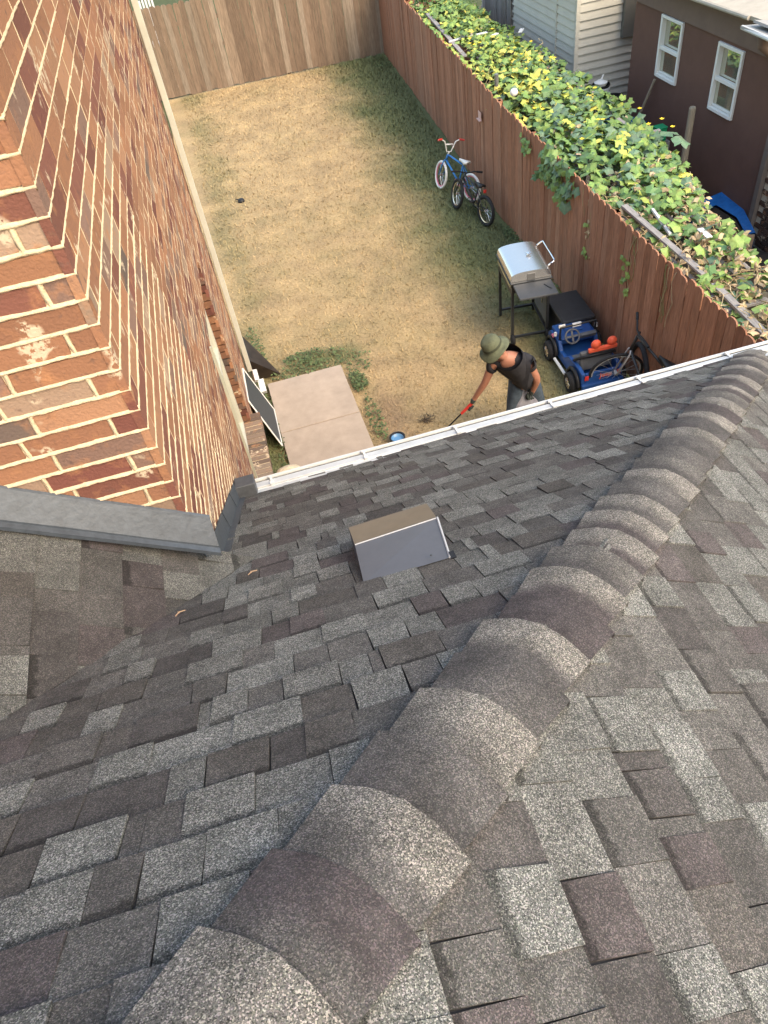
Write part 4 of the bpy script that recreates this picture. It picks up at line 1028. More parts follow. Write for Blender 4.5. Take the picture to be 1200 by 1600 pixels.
b = MB(); b.lathe([(0, .0), (.06, .0), (.095, .05), (.10, .085), (.085, .085), (.07, .05)], n=22); b.build('body', M_BLACK, lit); b = MB(); b.lathe([(0, .045), (.05, .047), (.078, .07)], n=22); b.build('inside', material('blue_gloss', (.10, .24, .42), .25, spec=.6), lit)
b = MB(); r9 = random.Random(2)
for _ in range(60):
    a = r9.uniform(0, 2*PI); q = r9.random()*.1; P = Vector((q*math.cos(a), q*math.sin(a), .01)); d = Vector((r9.gauss(0, 1), r9.gauss(0, 1), r9.random())).normalized()*.05; b.tube([P, P+d], .004, 3, (.09, .07, .05))
o = b.build('dead_weed', M_STEM); o.location = (1.72, 7.12, 0); tag(o, 'small clump of dead dark weed on the lawn near the bowl', 'weed')
# small twigs on the roof
for (x, y, z, a, nm, lb) in ((-.29, 1.98, zM(1.98)+.02, .3, 'twig', 'pale dry twig lying on the roof just below the wall corner'), (-.55, 1.76, zM(1.76)+.02, .4, 'twig', 'thin straw bit lying in the roof valley left of the vent')):
    b = MB(); b.tube([(-.02, 0, 0), (.0, .003, .004), (.02, -.002, 0)], .0022, 5); b.tube([(-.003, 0, .002), (-.004, .008, .004)], .002, 5); o = b.build(nm, M_CARD); o.location = (x, y, z); o.rotation_euler = (0, 0, a); tag(o, lb, 'twig', 'twigs lying on the roof')
# something white and slatted behind the back fence
ch = thing('slatted_chair', 'grey white slatted chair just behind the back fence beside the house', 'chair', (-.55, 23.3, 0))
for i in range(7): b = MB(); b.box((-.24+i*.08, .18, 1.55), (.05, .02, .9)); b.build('slat', M_WHITE, ch)
b = MB(); b.box((0, 0, 1.05), (.56, .45, .05)); b.build('seat', M_WHITE, ch)
for sx in (-.25, .25):
    for sy_ in (-.2, .2): b = MB(); b.box((sx, sy_, .52), (.05, .05, 1.04)); b.build('leg', M_WHITE, ch)

# ------------------------------------------------------------------ bicycles
def bicycle(name, label, loc, rz, lean, R, wb, seat_h, bar_h, frame_m, tyre_m, fork_m, bar_m, seat_m, grip_m, steer=0, bmx=True, pedal_m=None, spokes_m=M_CHROME, group=None, bar_w=.27, tyre_r=.022, rim_m=None, inner=None):
    t = thing(name, label, 'bicycle', loc, rz, group); t.rotation_euler = (lean, 0, rz); 
    # x forward, rear axle at x=0
    fr_x = wb; ax = Vector((0, 0, R)); bb = Vector((wb*.42, 0, R*.98)); st_top = Vector((wb*.30, 0, seat_h-.05)); hd_t = Vector((wb*.80, 0, bar_h*.80)); hd_b = Vector((wb*.86, 0, R*2+.05)); fa = Vector((fr_x, 0, R))
    b = MB()
    for a, c_, r_ in ((bb, hd_b, .017), (st_top, hd_t, .016), (bb, st_top, .014), (hd_t, hd_b, .019)): b.tube([a, c_], r_, 8)
    for s_ in (-1, 1): b.tube([bb+Vector((0, s_*.03, 0)), ax+Vector((0, s_*.05, 0))], .009, 6); b.tube([st_top+Vector((0, s_*.015, -.03)), ax+Vector((0, s_*.05, 0))], .008, 6)
    b.build('frame', frame_m, t, smooth=True)
    # steering group baked by rotation about head axis
    axis = (hd_t-hd_b).normalized(); Q = Matrix.Rotation(steer, 3, axis)
    rotp = lambda P: hd_b+Q @ (Vector(P)-hd_b)
    b = MB()
    for s_ in (-1, 1): b.tube([rotp(hd_b+Vector((0, s_*.02, 0))), rotp(hd_b+Vector((.01, s_*.045, -.03))), rotp(fa+Vector((0, s_*.048, 0)))], .011, 8)
    b.build('fork', fork_m, t, smooth=True)
    b = MB(); top = hd_t+axis*.06
    b.tube([hd_t, top], .014, 8)
    if bmx:
        w_ = bar_w; pts = [(-.03, w_, .20), (0, w_*.72, .205), (.01, w_*.42, .17), (.01, w_*.16, .0), (.01, -w_*.16, .0), (.01, -w_*.42, .17), (0, -w_*.72, .205), (-.03, -w_, .20)]
        b.tube([rotp(top+Vector(p)) for p in pts], .011, 8); b.tube([rotp(top+Vector((.01, w_*.36, .12))), rotp(top+Vector((.01, -w_*.36, .12)))], .012, 8)
        ends = [(pts[0], pts[1]), (pts[-1], pts[-2])]
    else:
        w_ = bar_w; pts = [(-.03, w_, .03), (0, w_*.5, .03), (.02, w_*.15, .0), (.02, -w_*.15, .0), (0, -w_*.5, .03), (-.03, -w_, .03)]
        b.tube([rotp(top+Vector(p)) for p in pts], .012, 8); ends = [(pts[0], pts[1]), (pts[-1], pts[-2])]
    hb = b.build('handlebar', bar_m, t, smooth=True)
    for e0, e1 in ends:
        b = MB(); a = Vector(e0); c_ = a+(Vector(e1)-a).normalized()*.10; b.tube([rotp(top+a), rotp(top+c_)], .017, 8); b.build('grip', grip_m, hb)
    b = MB(); sp0 = st_top; b.tube([st_top, Vector((st_top.x-.01, 0, seat_h))], .012, 8); b.build('seat_post', M_CHROME, t)
    b = MB(); S0 = Vector((st_top.x-.03, 0, seat_h+.02)); vs = []
    for i, (x, w_) in enumerate(((-.12, .055), (-.07, .075), (0, .05), (.08, .022), (.13, .014))):
        for j, (yy, zz) in enumerate(((-1, -.02), (-.7, .012), (0, .02), (.7, .012), (1, -.02))): vs.append(S0+Vector((x, yy*w_, zz+(.012 if i == 0 else 0))))
    b.add(vs, [(i*5+j, (i+1)*5+j, (i+1)*5+j+1, i*5+j+1) for i in range(4) for j in range(4)]); o = b.build('seat', seat_m, t, smooth=True); md = o.modifiers.new('s', 'SOLIDIFY'); md.thickness = .03
    def wheel(c_, fn):
        b = MB(); b.torus(R-tyre_r, tyre_r, n=32, k=8); b.v = [tuple(fn(Vector(v)+c_)) for v in b.v]; tw = b.build('wheel', tyre_m, t, smooth=True)
        b = MB(); b.torus(R-tyre_r*2.3, .011, n=28, k=5); b.v = [tuple(fn(Vector(v)+c_)) for v in b.v]; b.build('rim', rim_m or M_CHROME, tw)
        b = MB()
        for k in range(16): a = 2*PI*k/16; b.tube([Vector((0, .02*(1 if k % 2 else -1), 0)), Vector((math.cos(a)*(R-tyre_r*2.2), 0, math.sin(a)*(R-tyre_r*2.2)))], .0018, 3)
        b.lathe([(.0, -.03), (.018, -.03), (.018, .03), (0, .03)], axis='Y', n=10); b.v = [tuple(fn(Vector(v)+c_)) for v in b.v]; b.build('spokes', spokes_m, tw)
    wheel(ax, lambda v: v); wheel(fa, rotp)
    b = MB(); b.lathe([(0, -.045), (.055, -.045), (.055, -.035), (0, -.035)], tuple(bb), axis='Y', n=16); b.tube([bb+Vector((0, -.05, 0)), bb+Vector((.09, -.06, -.09))], .008, 6); b.tube([bb+Vector((0, .05, 0)), bb+Vector((-.09, .06, .09))], .008, 6); ck = b.build('crank', M_CHROME, t)
    for P in (bb+Vector((.09, -.10, -.09)), bb+Vector((-.09, .10, .09))): b = MB(); b.box(P, (.075, .075, .022)); b.build('pedal', pedal_m or M_BLACK, ck)
    return t
ang1 = math.atan2(13.42-12.52, 3.97-4.30)
b1 = bicycle('bicycle', 'blue childrens bicycle with white tyres and white handlebar near the side fence', (4.30, 12.60, 0), ang1, .12, .245, .86, .62, .80, M_BIKEBLUE, M_BIKEWHITE, M_BIKEBLUE, M_BIKEWHITE, M_BIKEWHITE, M_RED, steer=-.28, group='bicycles parked by the side fence', pedal_m=M_PINK, rim_m=M_PINK, bar_w=.26)
ang2 = math.atan2(12.35-11.55, 4.08-4.25)
b2 = bicycle('bicycle', 'small black bicycle with a red reflector parked behind the blue one', (4.20, 11.62, 0), ang2, .10, .255, .88, .60, .78, M_GRILLB, M_RUBBER, M_GRILLB, M_BLACK, M_BLACK, M_BLACK, steer=-.24, group='bicycles parked by the side fence', bmx=False, bar_w=.29, tyre_r=.028)
b = MB(); b.box((.06, 0, .56), (.025, .05, .05)); b.build('reflector', M_REDREF, b2, bevel=.004)
# adult bicycle behind the toy jeep, leaning on the fence
M_SILVER = material('silver_paint', (.50, .50, .49), .4, spec=.5)
b3 = bicycle('bicycle', 'black adult bicycle with silver fork leaning on the fence behind the toy car', (4.30, 5.60, 0), math.radians(97), .12,   .335, 1.03, .88, 1.17, M_GRILLB, M_RUBBER, M_SILVER, M_BLACK, M_BLACK, M_BLACK, steer=1.25, group='bicycles parked by the side fence', bmx=False, bar_w=.27, tyre_r=.018, rim_m=M_SILVER, spokes_m=M_SILVER)
b3.location = (4.16, 5.66, 0)
ty = MB(); ty.torus(.33, .032, n=32, k=8, a0=-.2, a1=2.6); o = ty.build('loose_tyre', M_RUBBER, smooth=True); o.matrix_world = Matrix.Translation((4.30, 6.55, .34)) @ Matrix.Rotation(math.radians(75), 4, 'Z') @ Matrix.Rotation(-.1, 4, 'Y'); bpy.context.view_layer.update(); o.parent = b3; o.matrix_parent_inverse = b3.matrix_world.inverted()

# ------------------------------------------------------------------ grill
g_ = thing('gas_grill', 'stainless lidded gas grill on a black wheeled cart near the fence', 'grill', (3.62, 8.55, 0), math.radians(-8))
hx, hy = .24, .36
for sx in (-1, 1):
    for sy_ in (-1, 1): b = MB(); b.box((sx*hx, sy_*hy, .40), (.035, .035, .80)); b.build('leg', M_GRILLB, g_)
for sy_ in (-1, 1): b = MB(); b.box((0, sy_*hy, .09), (hx*2-.035, .03, .03)); b.build('brace', M_GRILLB, g_)
b = MB(); b.box((hx, 0, .12), (.03, hy*2-.035, .03)); b.build('brace', M_GRILLB, g_)
b = MB(); b.box((-hx, 0, .76), (.03, hy*2-.035, .05)); b.build('brace', M_GRILLB, g_)
b = MB(); b.box((0, 0, .86), (.52, .80, .14)); b.box((0, 0, .935), (.56, .84, .012)); b.build('firebox', M_GRILLB, g_, bevel=.01)
# lid: curved stainless section along y
b = MB(); n = 14; vs = []; pr = []
for i in range(n+1):
    a = PI*(i/n); x = -.27*(abs(math.cos(a))**.8)*(1 if math.cos(a) > 0 else -1); z = .945+.125*(math.sin(a)**.42); pr.append((x, z))
for yy in (-.38, .38): vs += [(x, yy, z) for x, z in pr]
fs = [(i, i+1, n+1+i+1, n+1+i) for i in range(n)]; b.add(vs, fs)
end1 = list(range(n+1)); b.add([(x*.995, -.38, z) for x, z in pr], [tuple(reversed(range(n+1)))]); b.add([(x*.995, .38, z) for x, z in pr], [tuple(range(n+1))])
lid = b.build('lid', M_STEEL, g_); es = lid.modifiers.new('e', 'EDGE_SPLIT'); es.split_angle = math.radians(40); lid.data.polygons.foreach_set('use_smooth', [True]*len(lid.data.polygons))
b = MB(); b.tube([(.25, -.28, 1.04), (.32, -.28, 1.08), (.335, -.26, 1.09), (.335, .26, 1.09), (.32, .28, 1.08), (.25, .28, 1.04)], .013, 8); b.build('handle', M_CHROME, lid, smooth=True)
b = MB(); b.lathe([(0, .012), (.03, .01), (.034, 0)], (.07, .02, 1.09), n=16); b.tube([(.07, .02, 1.10), (.09, .02, 1.115)], .004, 5); b.build('thermometer', M_CHROME, lid)
b = MB(); b.box((0, -.383, .985), (.10, .012, .09)); b.build('end_bracket', M_STEELG, lid)
b = MB(); b.box((0, -.60, .915), (.50, .36, .03)); sf = b.build('side_shelf', material('shelf_grey', (.06, .063, .066), .5, nscale=8, namt=.15), g_, bevel=.008); b = MB(); b.tube([(.13, -.53, .934), (.16, -.60, .934), (.19, -.66, .934)], .006, 5); b.build('shelf_hook', M_BLACK, sf)
b = MB(); b.box((-.27, -.02, .885), (.012, .70, .05)); b.build('side_rail', M_CHROME, g_)
b = MB(); b.box((hx+.012, -.02, .47), (.02, .60, .58), Matrix.Rotation(.0, 3, 'Z')); dp = b.build('front_panel', M_STEELG, g_); b = MB(); b.tube([(hx-.01, -.12, .40), (hx-.01, -.12, .62)], .010, 6); b.build('handle', M_CHROME, dp)
for sx in (-1, 1): b = MB(); b.torus(.055, .025, (sx*hx, -hy-.03, .07), axis='Y' if False else 'X', n=18, k=6); b.lathe([(0, -.02), (.05, -.02), (.05, .02), (0, .02)], (sx*hx, -hy-.03, .07), axis='X', n=14); b.build('wheel', M_RUBBER, g_, smooth=True)

bn = thing('black_bin', 'low black plastic storage box between the grill, the toy car and the fence', 'box', (4.10, 8.10, 0), math.radians(-4))
b = MB(); b.box((0, 0, .2), (.42, .66, .40)); b.build('body', M_BLACK, bn, bevel=.02); b = MB(); b.box((0, 0, .42), (.46, .70, .05)); b.build('lid', M_GRILLB, bn, bevel=.02)

# ------------------------------------------------------------------ toy jeep
j_ = thing('toy_car', 'blue open ride on toy car with orange lights on its roll bar by the fence', 'toy car', (3.93, 7.27, 0), math.radians(90-3))
j_.scale = (1.05, 1.08, 1.06)
def jb(name, lo, hi, mat, parent=None, bevel=.012, rot=None):
    b = MB(); b.box([(lo[i]+hi[i])/2 for i in range(3)], [hi[i]-lo[i] for i in range(3)], rot); return b.build(name, mat, parent or j_, bevel=bevel)
WR = .13
# tub with sides (x forward, y left)
b = MB()
prf = [(-.52, .16), (-.52, .34), (-.40, .36), (-.10, .33), (.02, .24), (.16, .24), (.22, .34), (.50, .33), (.56, .28), (.56, .14), (.30, .12), (-.30, .12)]
for sy_ in (-1, 1):
    n = len(prf); y0_, y1_ = (.20, .245) if sy_ > 0 else (-.245, -.20)
    b.add([(x, y0_, z) for x, z in prf]+[(x, y1_, z) for x, z in prf], [tuple(reversed(range(n))) if True else (), tuple(range(n, 2*n))]+[(i, (i+1) % n, (i+1) % n+n, i+n) for i in range(n)])
b.box((0.02, 0, .15), (1.02, .40, .05)); b.box((.55, 0, .23), (.03, .40, .20)); b.box((-.51, 0, .25), (.03, .40, .19))
body = b.build('body', M_JBLUE, j_, bevel=.008)
b = MB(); b.box((.40, 0, .345), (.30, .42, .035)); b.box((.42, 0, .372), (.22, .22, .03)); b.build('hood', M_JBLUE, j_, bevel=.014)
b = MB(); b.box((.235, 0, .33), (.06, .42, .11), Matrix.Rotation(-.35, 3, 'Y')); dash = b.build('dashboard', M_JBLUE, j_, bevel=.012)
b = MB(); b.box((.205, -.12, .36), (.05, .20, .06), Matrix.Rotation(-.35, 3, 'Y')); b.build('dash_panel', M_JGREY, dash, bevel=.01)
b = MB(); R_s = Matrix.Rotation(-.95, 3, 'Y'); b.torus(.085, .011, (.15, .10, .42), axis='Z', n=24, k=6, rot=R_s); b.box((.15, .10, .42), (.14, .022, .012), R_s); b.box((.15, .10, .42), (.022, .14, .012), R_s); b.tube([(.15, .10, .42), (.22, .10, .36)], .016, 6); b.build('steering_wheel', M_JGREY, j_)
b = MB(); b.box((0.0, 0, 0), (.02, .02, .02)); b.v, b.f, b.c = [], [], []
for sy_ in (-1, 1): b.tube([(.25, sy_*.22, .34), (.23, sy_*.22, .52)], .013, 6)
b.tube([(.23, -.225, .52), (.23, .225, .52)], .014, 6); b.build('windshield_frame', M_BLACK, j_)
b = MB(); b.box((.245, .20, .53), (.025, .08, .04)); b.box((.235, .02, .515), (.03, .11, .05)); b.build('mirror', M_BIKEWHITE, j_, bevel=.006)
for sy_ in (-1, 1): b = MB(); b.box((.30, sy_*.255, .40), (.025, .035, .055)); b.build('side_mirror', M_BIKEWHITE, j_, bevel=.005)
b = MB(); b.box((.34, .265, .36), (.05, .03, .022)); b.build('turn_light', M_PINK, j_)
# seat
b = MB(); b.box((-.16, 0, .26), (.26, .38, .05)); b.box((-.31, 0, .38), (.05, .38, .24), Matrix.Rotation(.12, 3, 'Y')); b.build('seat', M_JGREY, j_, bevel=.014)
b = MB(); b.tube([(-.20, .22, .33), (-.30, .22, .42), (-.35, .21, .46), (-.36, -.21, .46), (-.30, -.22, .42), (-.20, -.22, .33)], .018, 8); b.build('roll_bar', M_BLACK, j_, smooth=True)
b = MB(); b.box((-.34, -.06, .525), (.045, .34, .05)); lb = b.build('light_bar', M_JORANGE, j_, bevel=.01)
for yy in (.02, -.17):
    b = MB(); R_l = Matrix.Rotation(0, 3, 'Z'); b.lathe([(0, -.035), (.035, -.03), (.055, -.01), (.058, .012), (.045, .03), (.02, .038), (0, .040)], (-.335, yy, .590), axis='X', n=18); b.build('spotlight', M_JORANGE, lb, smooth=True)
# fenders and wheels
for (x, sy_) in ((.36, 1), (.36, -1), (-.34, 1), (-.34, -1)):
    b = MB(); b.torus(.165, .022, (x, sy_*.27, WR+.01), n=14, k=6, a0=.15, a1=PI-.15); b.build('fender', M_BLACK, j_, smooth=True)
    b = MB(); w_ = .05; b.lathe([(.07, -w_), (.11, -w_), (WR, -w_*.6), (WR, w_*.6), (.11, w_), (.07, w_)], (x, sy_*.29, WR), axis='Y', n=24); tw = b.build('wheel', M_RUBBER, j_, smooth=False)
    b = MB(); yo = sy_*(.29+.0)
    b.lathe([(.078, .046*sy_), (.068, .040*sy_), (.066, .02*sy_), (0, .02*sy_)], (x, yo, WR), axis='Y', n=20)
    b.build('rim', M_BLACK, tw)
    b = MB()
    for k in range(6): a = 2*PI*k/6; b.tube([(x, yo+.040*sy_, WR), (x+.066*math.cos(a), yo+.040*sy_, WR+.066*math.sin(a))], [.016, .010], 6)
    b.torus(.070, .007, (x, yo+.042*sy_, WR), n=22, k=5); b.lathe([(0, .052*sy_), (.018, .05*sy_), (.02, .03*sy_)], (x, yo, WR), axis='Y', n=10); b.build('hub_spokes', M_CHROME, tw)
for sy_ in (-1, 1): b = MB(); b.tube([(-.16, sy_*.30, .13), (.18, sy_*.30, .13)], .018, 8); b.build('side_step', M_BIKEWHITE, j_)
b = MB(); b.box((-.545, 0, .18), (.05, .50, .07)); b.build('rear_bumper', M_JBLUE, j_, bevel=.012)
for yy in (.19, -.19): b = MB(); b.box((-.532, yy, .29), (.012, .045, .055)); b.build('tail_light', M_REDREF, j_)
# white and red lettering strip on the tailgate
def text(body, size, loc, rot, mat, parent, name='lettering', ext=.002):
    cu = bpy.data.curves.new(name, 'FONT'); cu.body = body; cu.size = size; cu.extrude = ext; cu.align_x = 'CENTER'; cu.align_y = 'CENTER'
    o = bpy.data.objects.new(name, cu); COL.objects.link(o); o.parent = parent; o.location = loc; o.rotation_euler = rot; cu.materials.append(mat)
    dg = bpy.context.evaluated_depsgraph_get(); me = bpy.data.meshes.new_from_object(o.evaluated_get(dg)); bpy.data.objects.remove(o)
    q = bpy.data.objects.new(name, me); COL.objects.link(q); q.parent = parent; q.location = loc; q.rotation_euler = rot; return q
text('Jeep', .085, (-.529, -.04, .285), (PI/2, 0, -PI/2), M_JORANGE, j_)
b = MB(); b.add([(-.528, .03, .30), (-.528, -.12, .305), (-.528, -.11, .262), (-.528, .02, .258)], [(0, 1, 2, 3)]); b.build('decal', material('pale_decal', (.45, .45, .5), .5), j_)
# ------------------------------------------------------------------ person
pp = thing('person', 'person in olive bucket hat, black t-shirt and jeans reaching out with a litter grabber', 'person', (2.75, 6.3, 0))
PO = Vector((2.75, 6.3, 0))
def skin(name, nodes, edges, mat, parent, root=None, sub=2, origin=PO):
    keys = list(nodes); me = bpy.data.meshes.new(name); me.from_pydata([tuple(Vector(nodes[k][0])-origin) for k in keys], [(keys.index(a), keys.index(b_)) for a, b_ in edges], [])
    if me.uv_layers is None: pass
    o = bpy.data.objects.new(name, me); COL.objects.link(o); o.parent = parent
    o.modifiers.new('skin', 'SKIN')
    if not me.skin_vertices: 
        me.attributes  # ensured below
        bm_ = bmesh.new(); bm_.from_mesh(me); bm_.verts.layers.skin.verify(); bm_.to_mesh(me); bm_.free()
    for i, k in enumerate(keys):
        r_ = nodes[k][1]; r_ = (r_, r_) if not isinstance(r_, tuple) else r_; me.skin_vertices[0].data[i].radius = r_; me.skin_vertices[0].data[i].use_root = (k == (root or keys[0]))
    o.modifiers['skin'].use_smooth_shade = True
    md = o.modifiers.new('sub', 'SUBSURF'); md.levels = md.render_levels = sub
    me.materials.append(mat); return o
pel = (2.68, 6.30, .93); wst = (2.66, 6.27, 1.05); chs = (2.54, 6.22, 1.22); ush = (2.47, 6.19, 1.33); nck = (2.40, 6.17, 1.40); hed = (2.33, 6.20, 1.47); crn = (2.29, 6.22, 1.54)
rs = (2.31, 6.25, 1.29); rel_ = (2.22, 6.28, 1.03); rwr = (2.12, 6.35, .80); rh = (2.09, 6.37, .73)
ls = (2.64, 6.13, 1.31); lel = (2.76, 6.10, 1.03); lwr = (2.745, 6.16, .85); lh = (2.73, 6.19, .785)
rhp = (2.60, 6.32, .88); rkn = (2.54, 6.28, .49); ran = (2.55, 6.36, .10); rft = (2.50, 6.18, .05)
lhp = (2.77, 6.30, .88); lkn = (2.90, 6.33, .49); lan = (3.08, 6.45, .10); lft = (3.05, 6.28, .05)
body_nodes = {'pel': (pel, (.13, .10)), 'wst': (wst, (.12, .095)), 'chs': (chs, (.14, .11)), 'ush': (ush, (.10, .08)), 'nck': (nck, .056), 'hb': ((2.375, 6.165, 1.435), .06), 'hed': (hed, (.085, .095)), 'crn': (crn, .07),
   'rs': (rs, .058), 're': (rel_, .044), 'rw': (rwr, .030), 'rh': (rh, .032), 'ls': (ls, .060), 'le': (lel, .046), 'lw': (lwr, .030), 'lh': (lh, .034),
   'rhp': (rhp, .085), 'rk': (rkn, .055), 'ra': (ran, .040), 'rf': (rft, .038), 'lhp': (lhp, .085), 'lk': (lkn, .055), 'la': (lan, .040), 'lf': (lft, .038)}
be = [('pel', 'wst'), ('wst', 'chs'), ('chs', 'ush'), ('ush', 'nck'), ('nck', 'hb'), ('hb', 'hed'), ('hed', 'crn'), ('ush', 'rs'), ('rs', 're'), ('re', 'rw'), ('rw', 'rh'), ('ush', 'ls'), ('ls', 'le'), ('le', 'lw'), ('lw', 'lh'),
      ('pel', 'rhp'), ('rhp', 'rk'), ('rk', 'ra'), ('ra', 'rf'), ('pel', 'lhp'), ('lhp', 'lk'), ('lk', 'la'), ('la', 'lf')]
bd = skin('body', body_nodes, be, M_SKIN, pp, 'pel')
# face details on the down-turned head (looks down and forward, towards -X -Y)
fdir = Vector((-.62, -.45, -.64)).normalized(); upd = Vector((-.40, .10, .9)); upd = (upd-fdir*upd.dot(fdir)).normalized(); sdv = fdir.cross(upd)
hc = Vector(hed)-PO
b = MB()
def ell(mb, c_, r_, n=10, col=(1, 1, 1)):
    mb.lathe([(r_*math.sin(PI*i/n), -r_*math.cos(PI*i/n)) for i in range(n+1)], c_, n=10, col=col)
b.tube([hc+fdir*.085+upd*.03, hc+fdir*.118-upd*.012, hc+fdir*.09-upd*.022], [.010, .018, .012], 8)
for s_ in (-1, 1): b.tube([hc+sdv*s_*.088+upd*.025, hc+sdv*s_*.100, hc+sdv*s_*.088-upd*.03], [.012, .020, .010], 8)
b.build('nose_and_ears', M_SKIN, bd, smooth=True)
b = MB()
for s_ in (-1, 1): ell(b, hc+fdir*.088+sdv*s_*.032+upd*.018, .011)
b.tube([hc+fdir*.092-upd*.055+sdv*.025, hc+fdir*.098-upd*.055, hc+fdir*.092-upd*.055-sdv*.025], .006, 6); b.build('eyes_and_mouth', M_BLACK, bd, smooth=True)
b = MB(); b.tube([hc-fdir*.05-upd*.02, hc-fdir*.05+upd*.04], [.055, .066], 12); b.build('hair', M_BLACK, bd, smooth=True)
# t-shirt
off = lambda p, d=(0, 0, 0): tuple(Vector(p)+Vector(d))
sl_r = Vector(rs).lerp(Vector(rel_), .50); sl_l = Vector(ls).lerp(Vector(lel), .55)
ts = {'hem': ((2.69, 6.30, .84), (.185, .150)), 'wst': (wst, (.185, .150)), 'chs': (chs, (.205, .165)), 'ush': (ush, (.145, .112)), 'col': ((2.445, 6.185, 1.345), (.068, .066)), 'rs': (rs, .088), 'rsl': (tuple(sl_r), .066), 'ls': (ls, .092), 'lsl': (tuple(sl_l), .070)}
skin('shirt', ts, [('hem', 'wst'), ('wst', 'chs'), ('chs', 'ush'), ('ush', 'col'), ('ush', 'rs'), ('rs', 'rsl'), ('ush', 'ls'), ('ls', 'lsl')], M_SHIRT, pp, 'chs')
jn = {'wst': ((2.67, 6.30, 1.00), (.155, .125)), 'pel': ((2.68, 6.31, .88), (.175, .14)), 'rhp': (rhp, .115), 'rm': (tuple(Vector(rhp).lerp(Vector(rkn), .5)), .088), 'rk': (rkn, .074), 'rc': (tuple(Vector(rkn).lerp(Vector(ran), .5)), .068), 'ra': (off(ran, (0, 0, .02)), .060),
      'lhp': (lhp, .115), 'lm': (tuple(Vector(lhp).lerp(Vector(lkn), .5)), .090), 'lk': (lkn, .074), 'lc': (tuple(Vector(lkn).lerp(Vector(lan), .5)), .068), 'la': (off(lan, (0, 0, .02)), .060)}
skin('jeans', jn, [('wst', 'pel'), ('pel', 'rhp'), ('rhp', 'rm'), ('rm', 'rk'), ('rk', 'rc'), ('rc', 'ra'), ('pel', 'lhp'), ('lhp', 'lm'), ('lm', 'lk'), ('lk', 'lc'), ('lc', 'la')], M_JEANS, pp, 'pel')
for an, ft in ((ran, rft), (lan, lft)):
    d = (Vector(ft)-Vector(an)); d.z = 0; d.normalize(); a_ = Vector(an); a_.z = .055
    skin('shoe', {'h': (tuple(a_-d*.04), (.05, .045)), 'm': (tuple(a_+d*.08), (.050, .038)), 't': (tuple(a_+d*.18-Vector((0, 0, .012))), (.045, .03))}, [('h', 'm'), ('m', 't')], M_BLACK, pp, 'm')
# hat
b = MB(); hr = (upd*.9+Vector((0, 0, .5))).normalized(); q_ = hr.to_track_quat('Z', 'Y').to_matrix(); hcen = Vector(crn)-PO - hr*.015
prof_h = [(0, .125), (.05, .124), (.082, .112), (.096, .085), (.103, .04), (.106, .0), (.108, -.01), (.135, -.024), (.158, -.042), (.164, -.050), (.158, -.052), (.135, -.034), (.10, -.022)]
n = 28
for ri, (r_, h_) in enumerate(prof_h):
    for k in range(n):
        a = 2*PI*k/n; wv = (.014*math.sin(a*3+1)+.012*math.sin(a*2)) if r_ > .14 else .004*math.sin(a*4+ri) if 0 < h_ < .12 else 0
        b.v.append(tuple(hcen+q_ @ Vector((r_*math.cos(a)*.96, r_*math.sin(a)*1.05, h_+wv)))); b.c.append((1, 1, 1, 1))
b.f = [(i*n+k, i*n+(k+1) % n, (i+1)*n+(k+1) % n, (i+1)*n+k) for i in range(len(prof_h)-1) for k in range(n)]
hat = b.build('bucket_hat', M_HAT, pp, smooth=True)
b = MB(); b.v = [tuple(hcen+q_ @ Vector((r_*math.cos(2*PI*k/n)*.96, r_*math.sin(2*PI*k/n)*1.05, h_))) for (r_, h_) in ((.1065, .012), (.1085, .026), (.1045, .042)) for k in range(n)]; b.c = [(1, 1, 1, 1)]*len(b.v); b.f = [(i*n+k, i*n+(k+1) % n, (i+1)*n+(k+1) % n, (i+1)*n+k) for i in range(2) for k in range(n)]
b.build('hat_band', material('dark_olive', (.05, .055, .035), .9), hat, smooth=True)
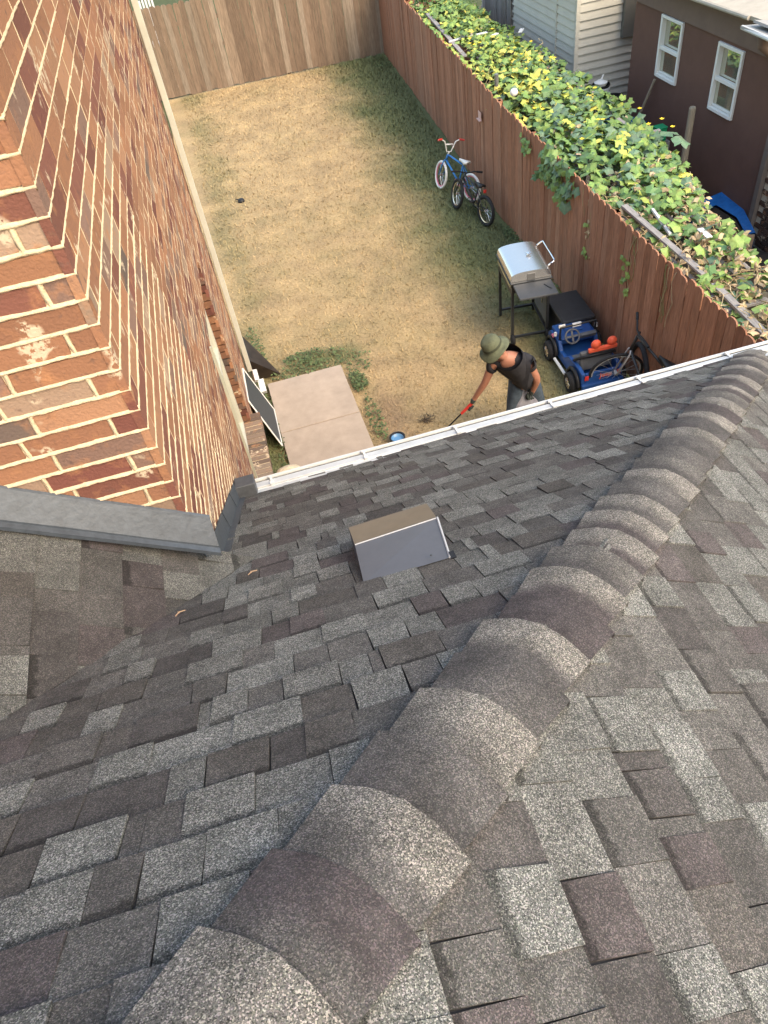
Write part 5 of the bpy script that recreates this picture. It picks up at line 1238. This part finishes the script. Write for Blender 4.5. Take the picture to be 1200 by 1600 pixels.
# gloves with fingers closing on what they hold
def glove(wr, hand, grip_dir, palm_n, parent):
    wr, hand, g, pn = Vector(wr), Vector(hand), Vector(grip_dir).normalized(), Vector(palm_n).normalized()
    d = (hand-wr).normalized(); nodes = {'w': (tuple(wr), .034), 'p': (tuple(hand+d*.01), (.042, .030))}; ed = [('w', 'p')]
    skin('glove', nodes, ed, M_GLOVE, parent, 'p', 2)
    c_ = hand+d*.03
    for k in range(4):
        o = g*(.030-.019*k); ln = (.9, 1.0, .95, .78)[k]
        pts = [c_+o, c_+o+d*.030*ln, c_+o+d*.045*ln+pn*.025, c_+o+d*.030*ln+pn*.046, c_+o+d*.008+pn*.048]
        b = MB(); b.tube([p-PO for p in pts], [.0105, .0105, .010, .0095, .008], 8); b.build('finger', M_GLOVE, parent, smooth=True)
    b = MB(); pts = [hand+g*.03, hand+g*.042+d*.02+pn*.02, hand+g*.030+d*.035+pn*.040]; b.tube([p-PO for p in pts], [.013, .012, .010], 8); b.build('thumb', M_GLOVE, parent, smooth=True)
grip_top = Vector((2.11, 6.36, .75)); tip = Vector((1.46, 6.52, .03)); gd = (tip-grip_top).normalized()
glove(rwr, rh, gd, (0, -1, -.2), bd); glove(lwr, lh, (-1, .2, 0), (0, -1, -.4), bd)
gb = thing('litter_grabber', 'long black litter grabber with a red grip held by the person', 'grabber', tuple(grip_top))
b = MB(); b.tube([Vector((0, 0, 0)), gd*.05], .016, 8); b.tube([gd*.04, gd*.98*(tip-grip_top).length], .0095, 8); b.build('shaft', M_BLACK, gb)
b = MB(); b.tube([gd*.03, gd*.22], [.020, .016], 10); b.build('grip', M_RED, gb); b = MB(); L_t = (tip-grip_top).length
for s_ in (-1, 1): b.tube([gd*(L_t-.12), gd*(L_t-.06)+Vector((.02, s_*.03, 0)), gd*L_t+Vector((0, s_*.012, 0))], .006, 5)
b.build('jaw', M_BLACK, gb)
# plastic bag
bgv = MB(); n = 22; rows = [(.0, .035), (.04, .06), (.09, .11), (.17, .15), (.27, .165), (.34, .14), (.38, .05)]
rbg = random.Random(12)
for i, (dz_, r_) in enumerate(rows):
    for k in range(n):
        a = 2*PI*k/n; rr = r_*(1+.22*N3(math.cos(a)*2+i*.4, math.sin(a)*2, 3)+.08*math.sin(a*7+i))
        bgv.v.append((rr*math.cos(a)*1.15, rr*math.sin(a)*.75, -dz_+.01*N3(a*3, i))); bgv.c.append((1, 1, 1, 1))
bgv.f = [(i*n+k, i*n+(k+1) % n, (i+1)*n+(k+1) % n, (i+1)*n+k) for i in range(len(rows)-1) for k in range(n)]+[tuple((len(rows)-1)*n+k for k in range(n))]
o = bgv.build('plastic_bag', M_BAG, smooth=True); o.location = (2.68, 6.30, .80); md = o.modifiers.new('s', 'SUBSURF'); md.levels = md.render_levels = 1; tag(o, 'thin greyish white plastic bag hanging from the gloved hand of the person', 'bag')

C.render.engine = 'CYCLES'
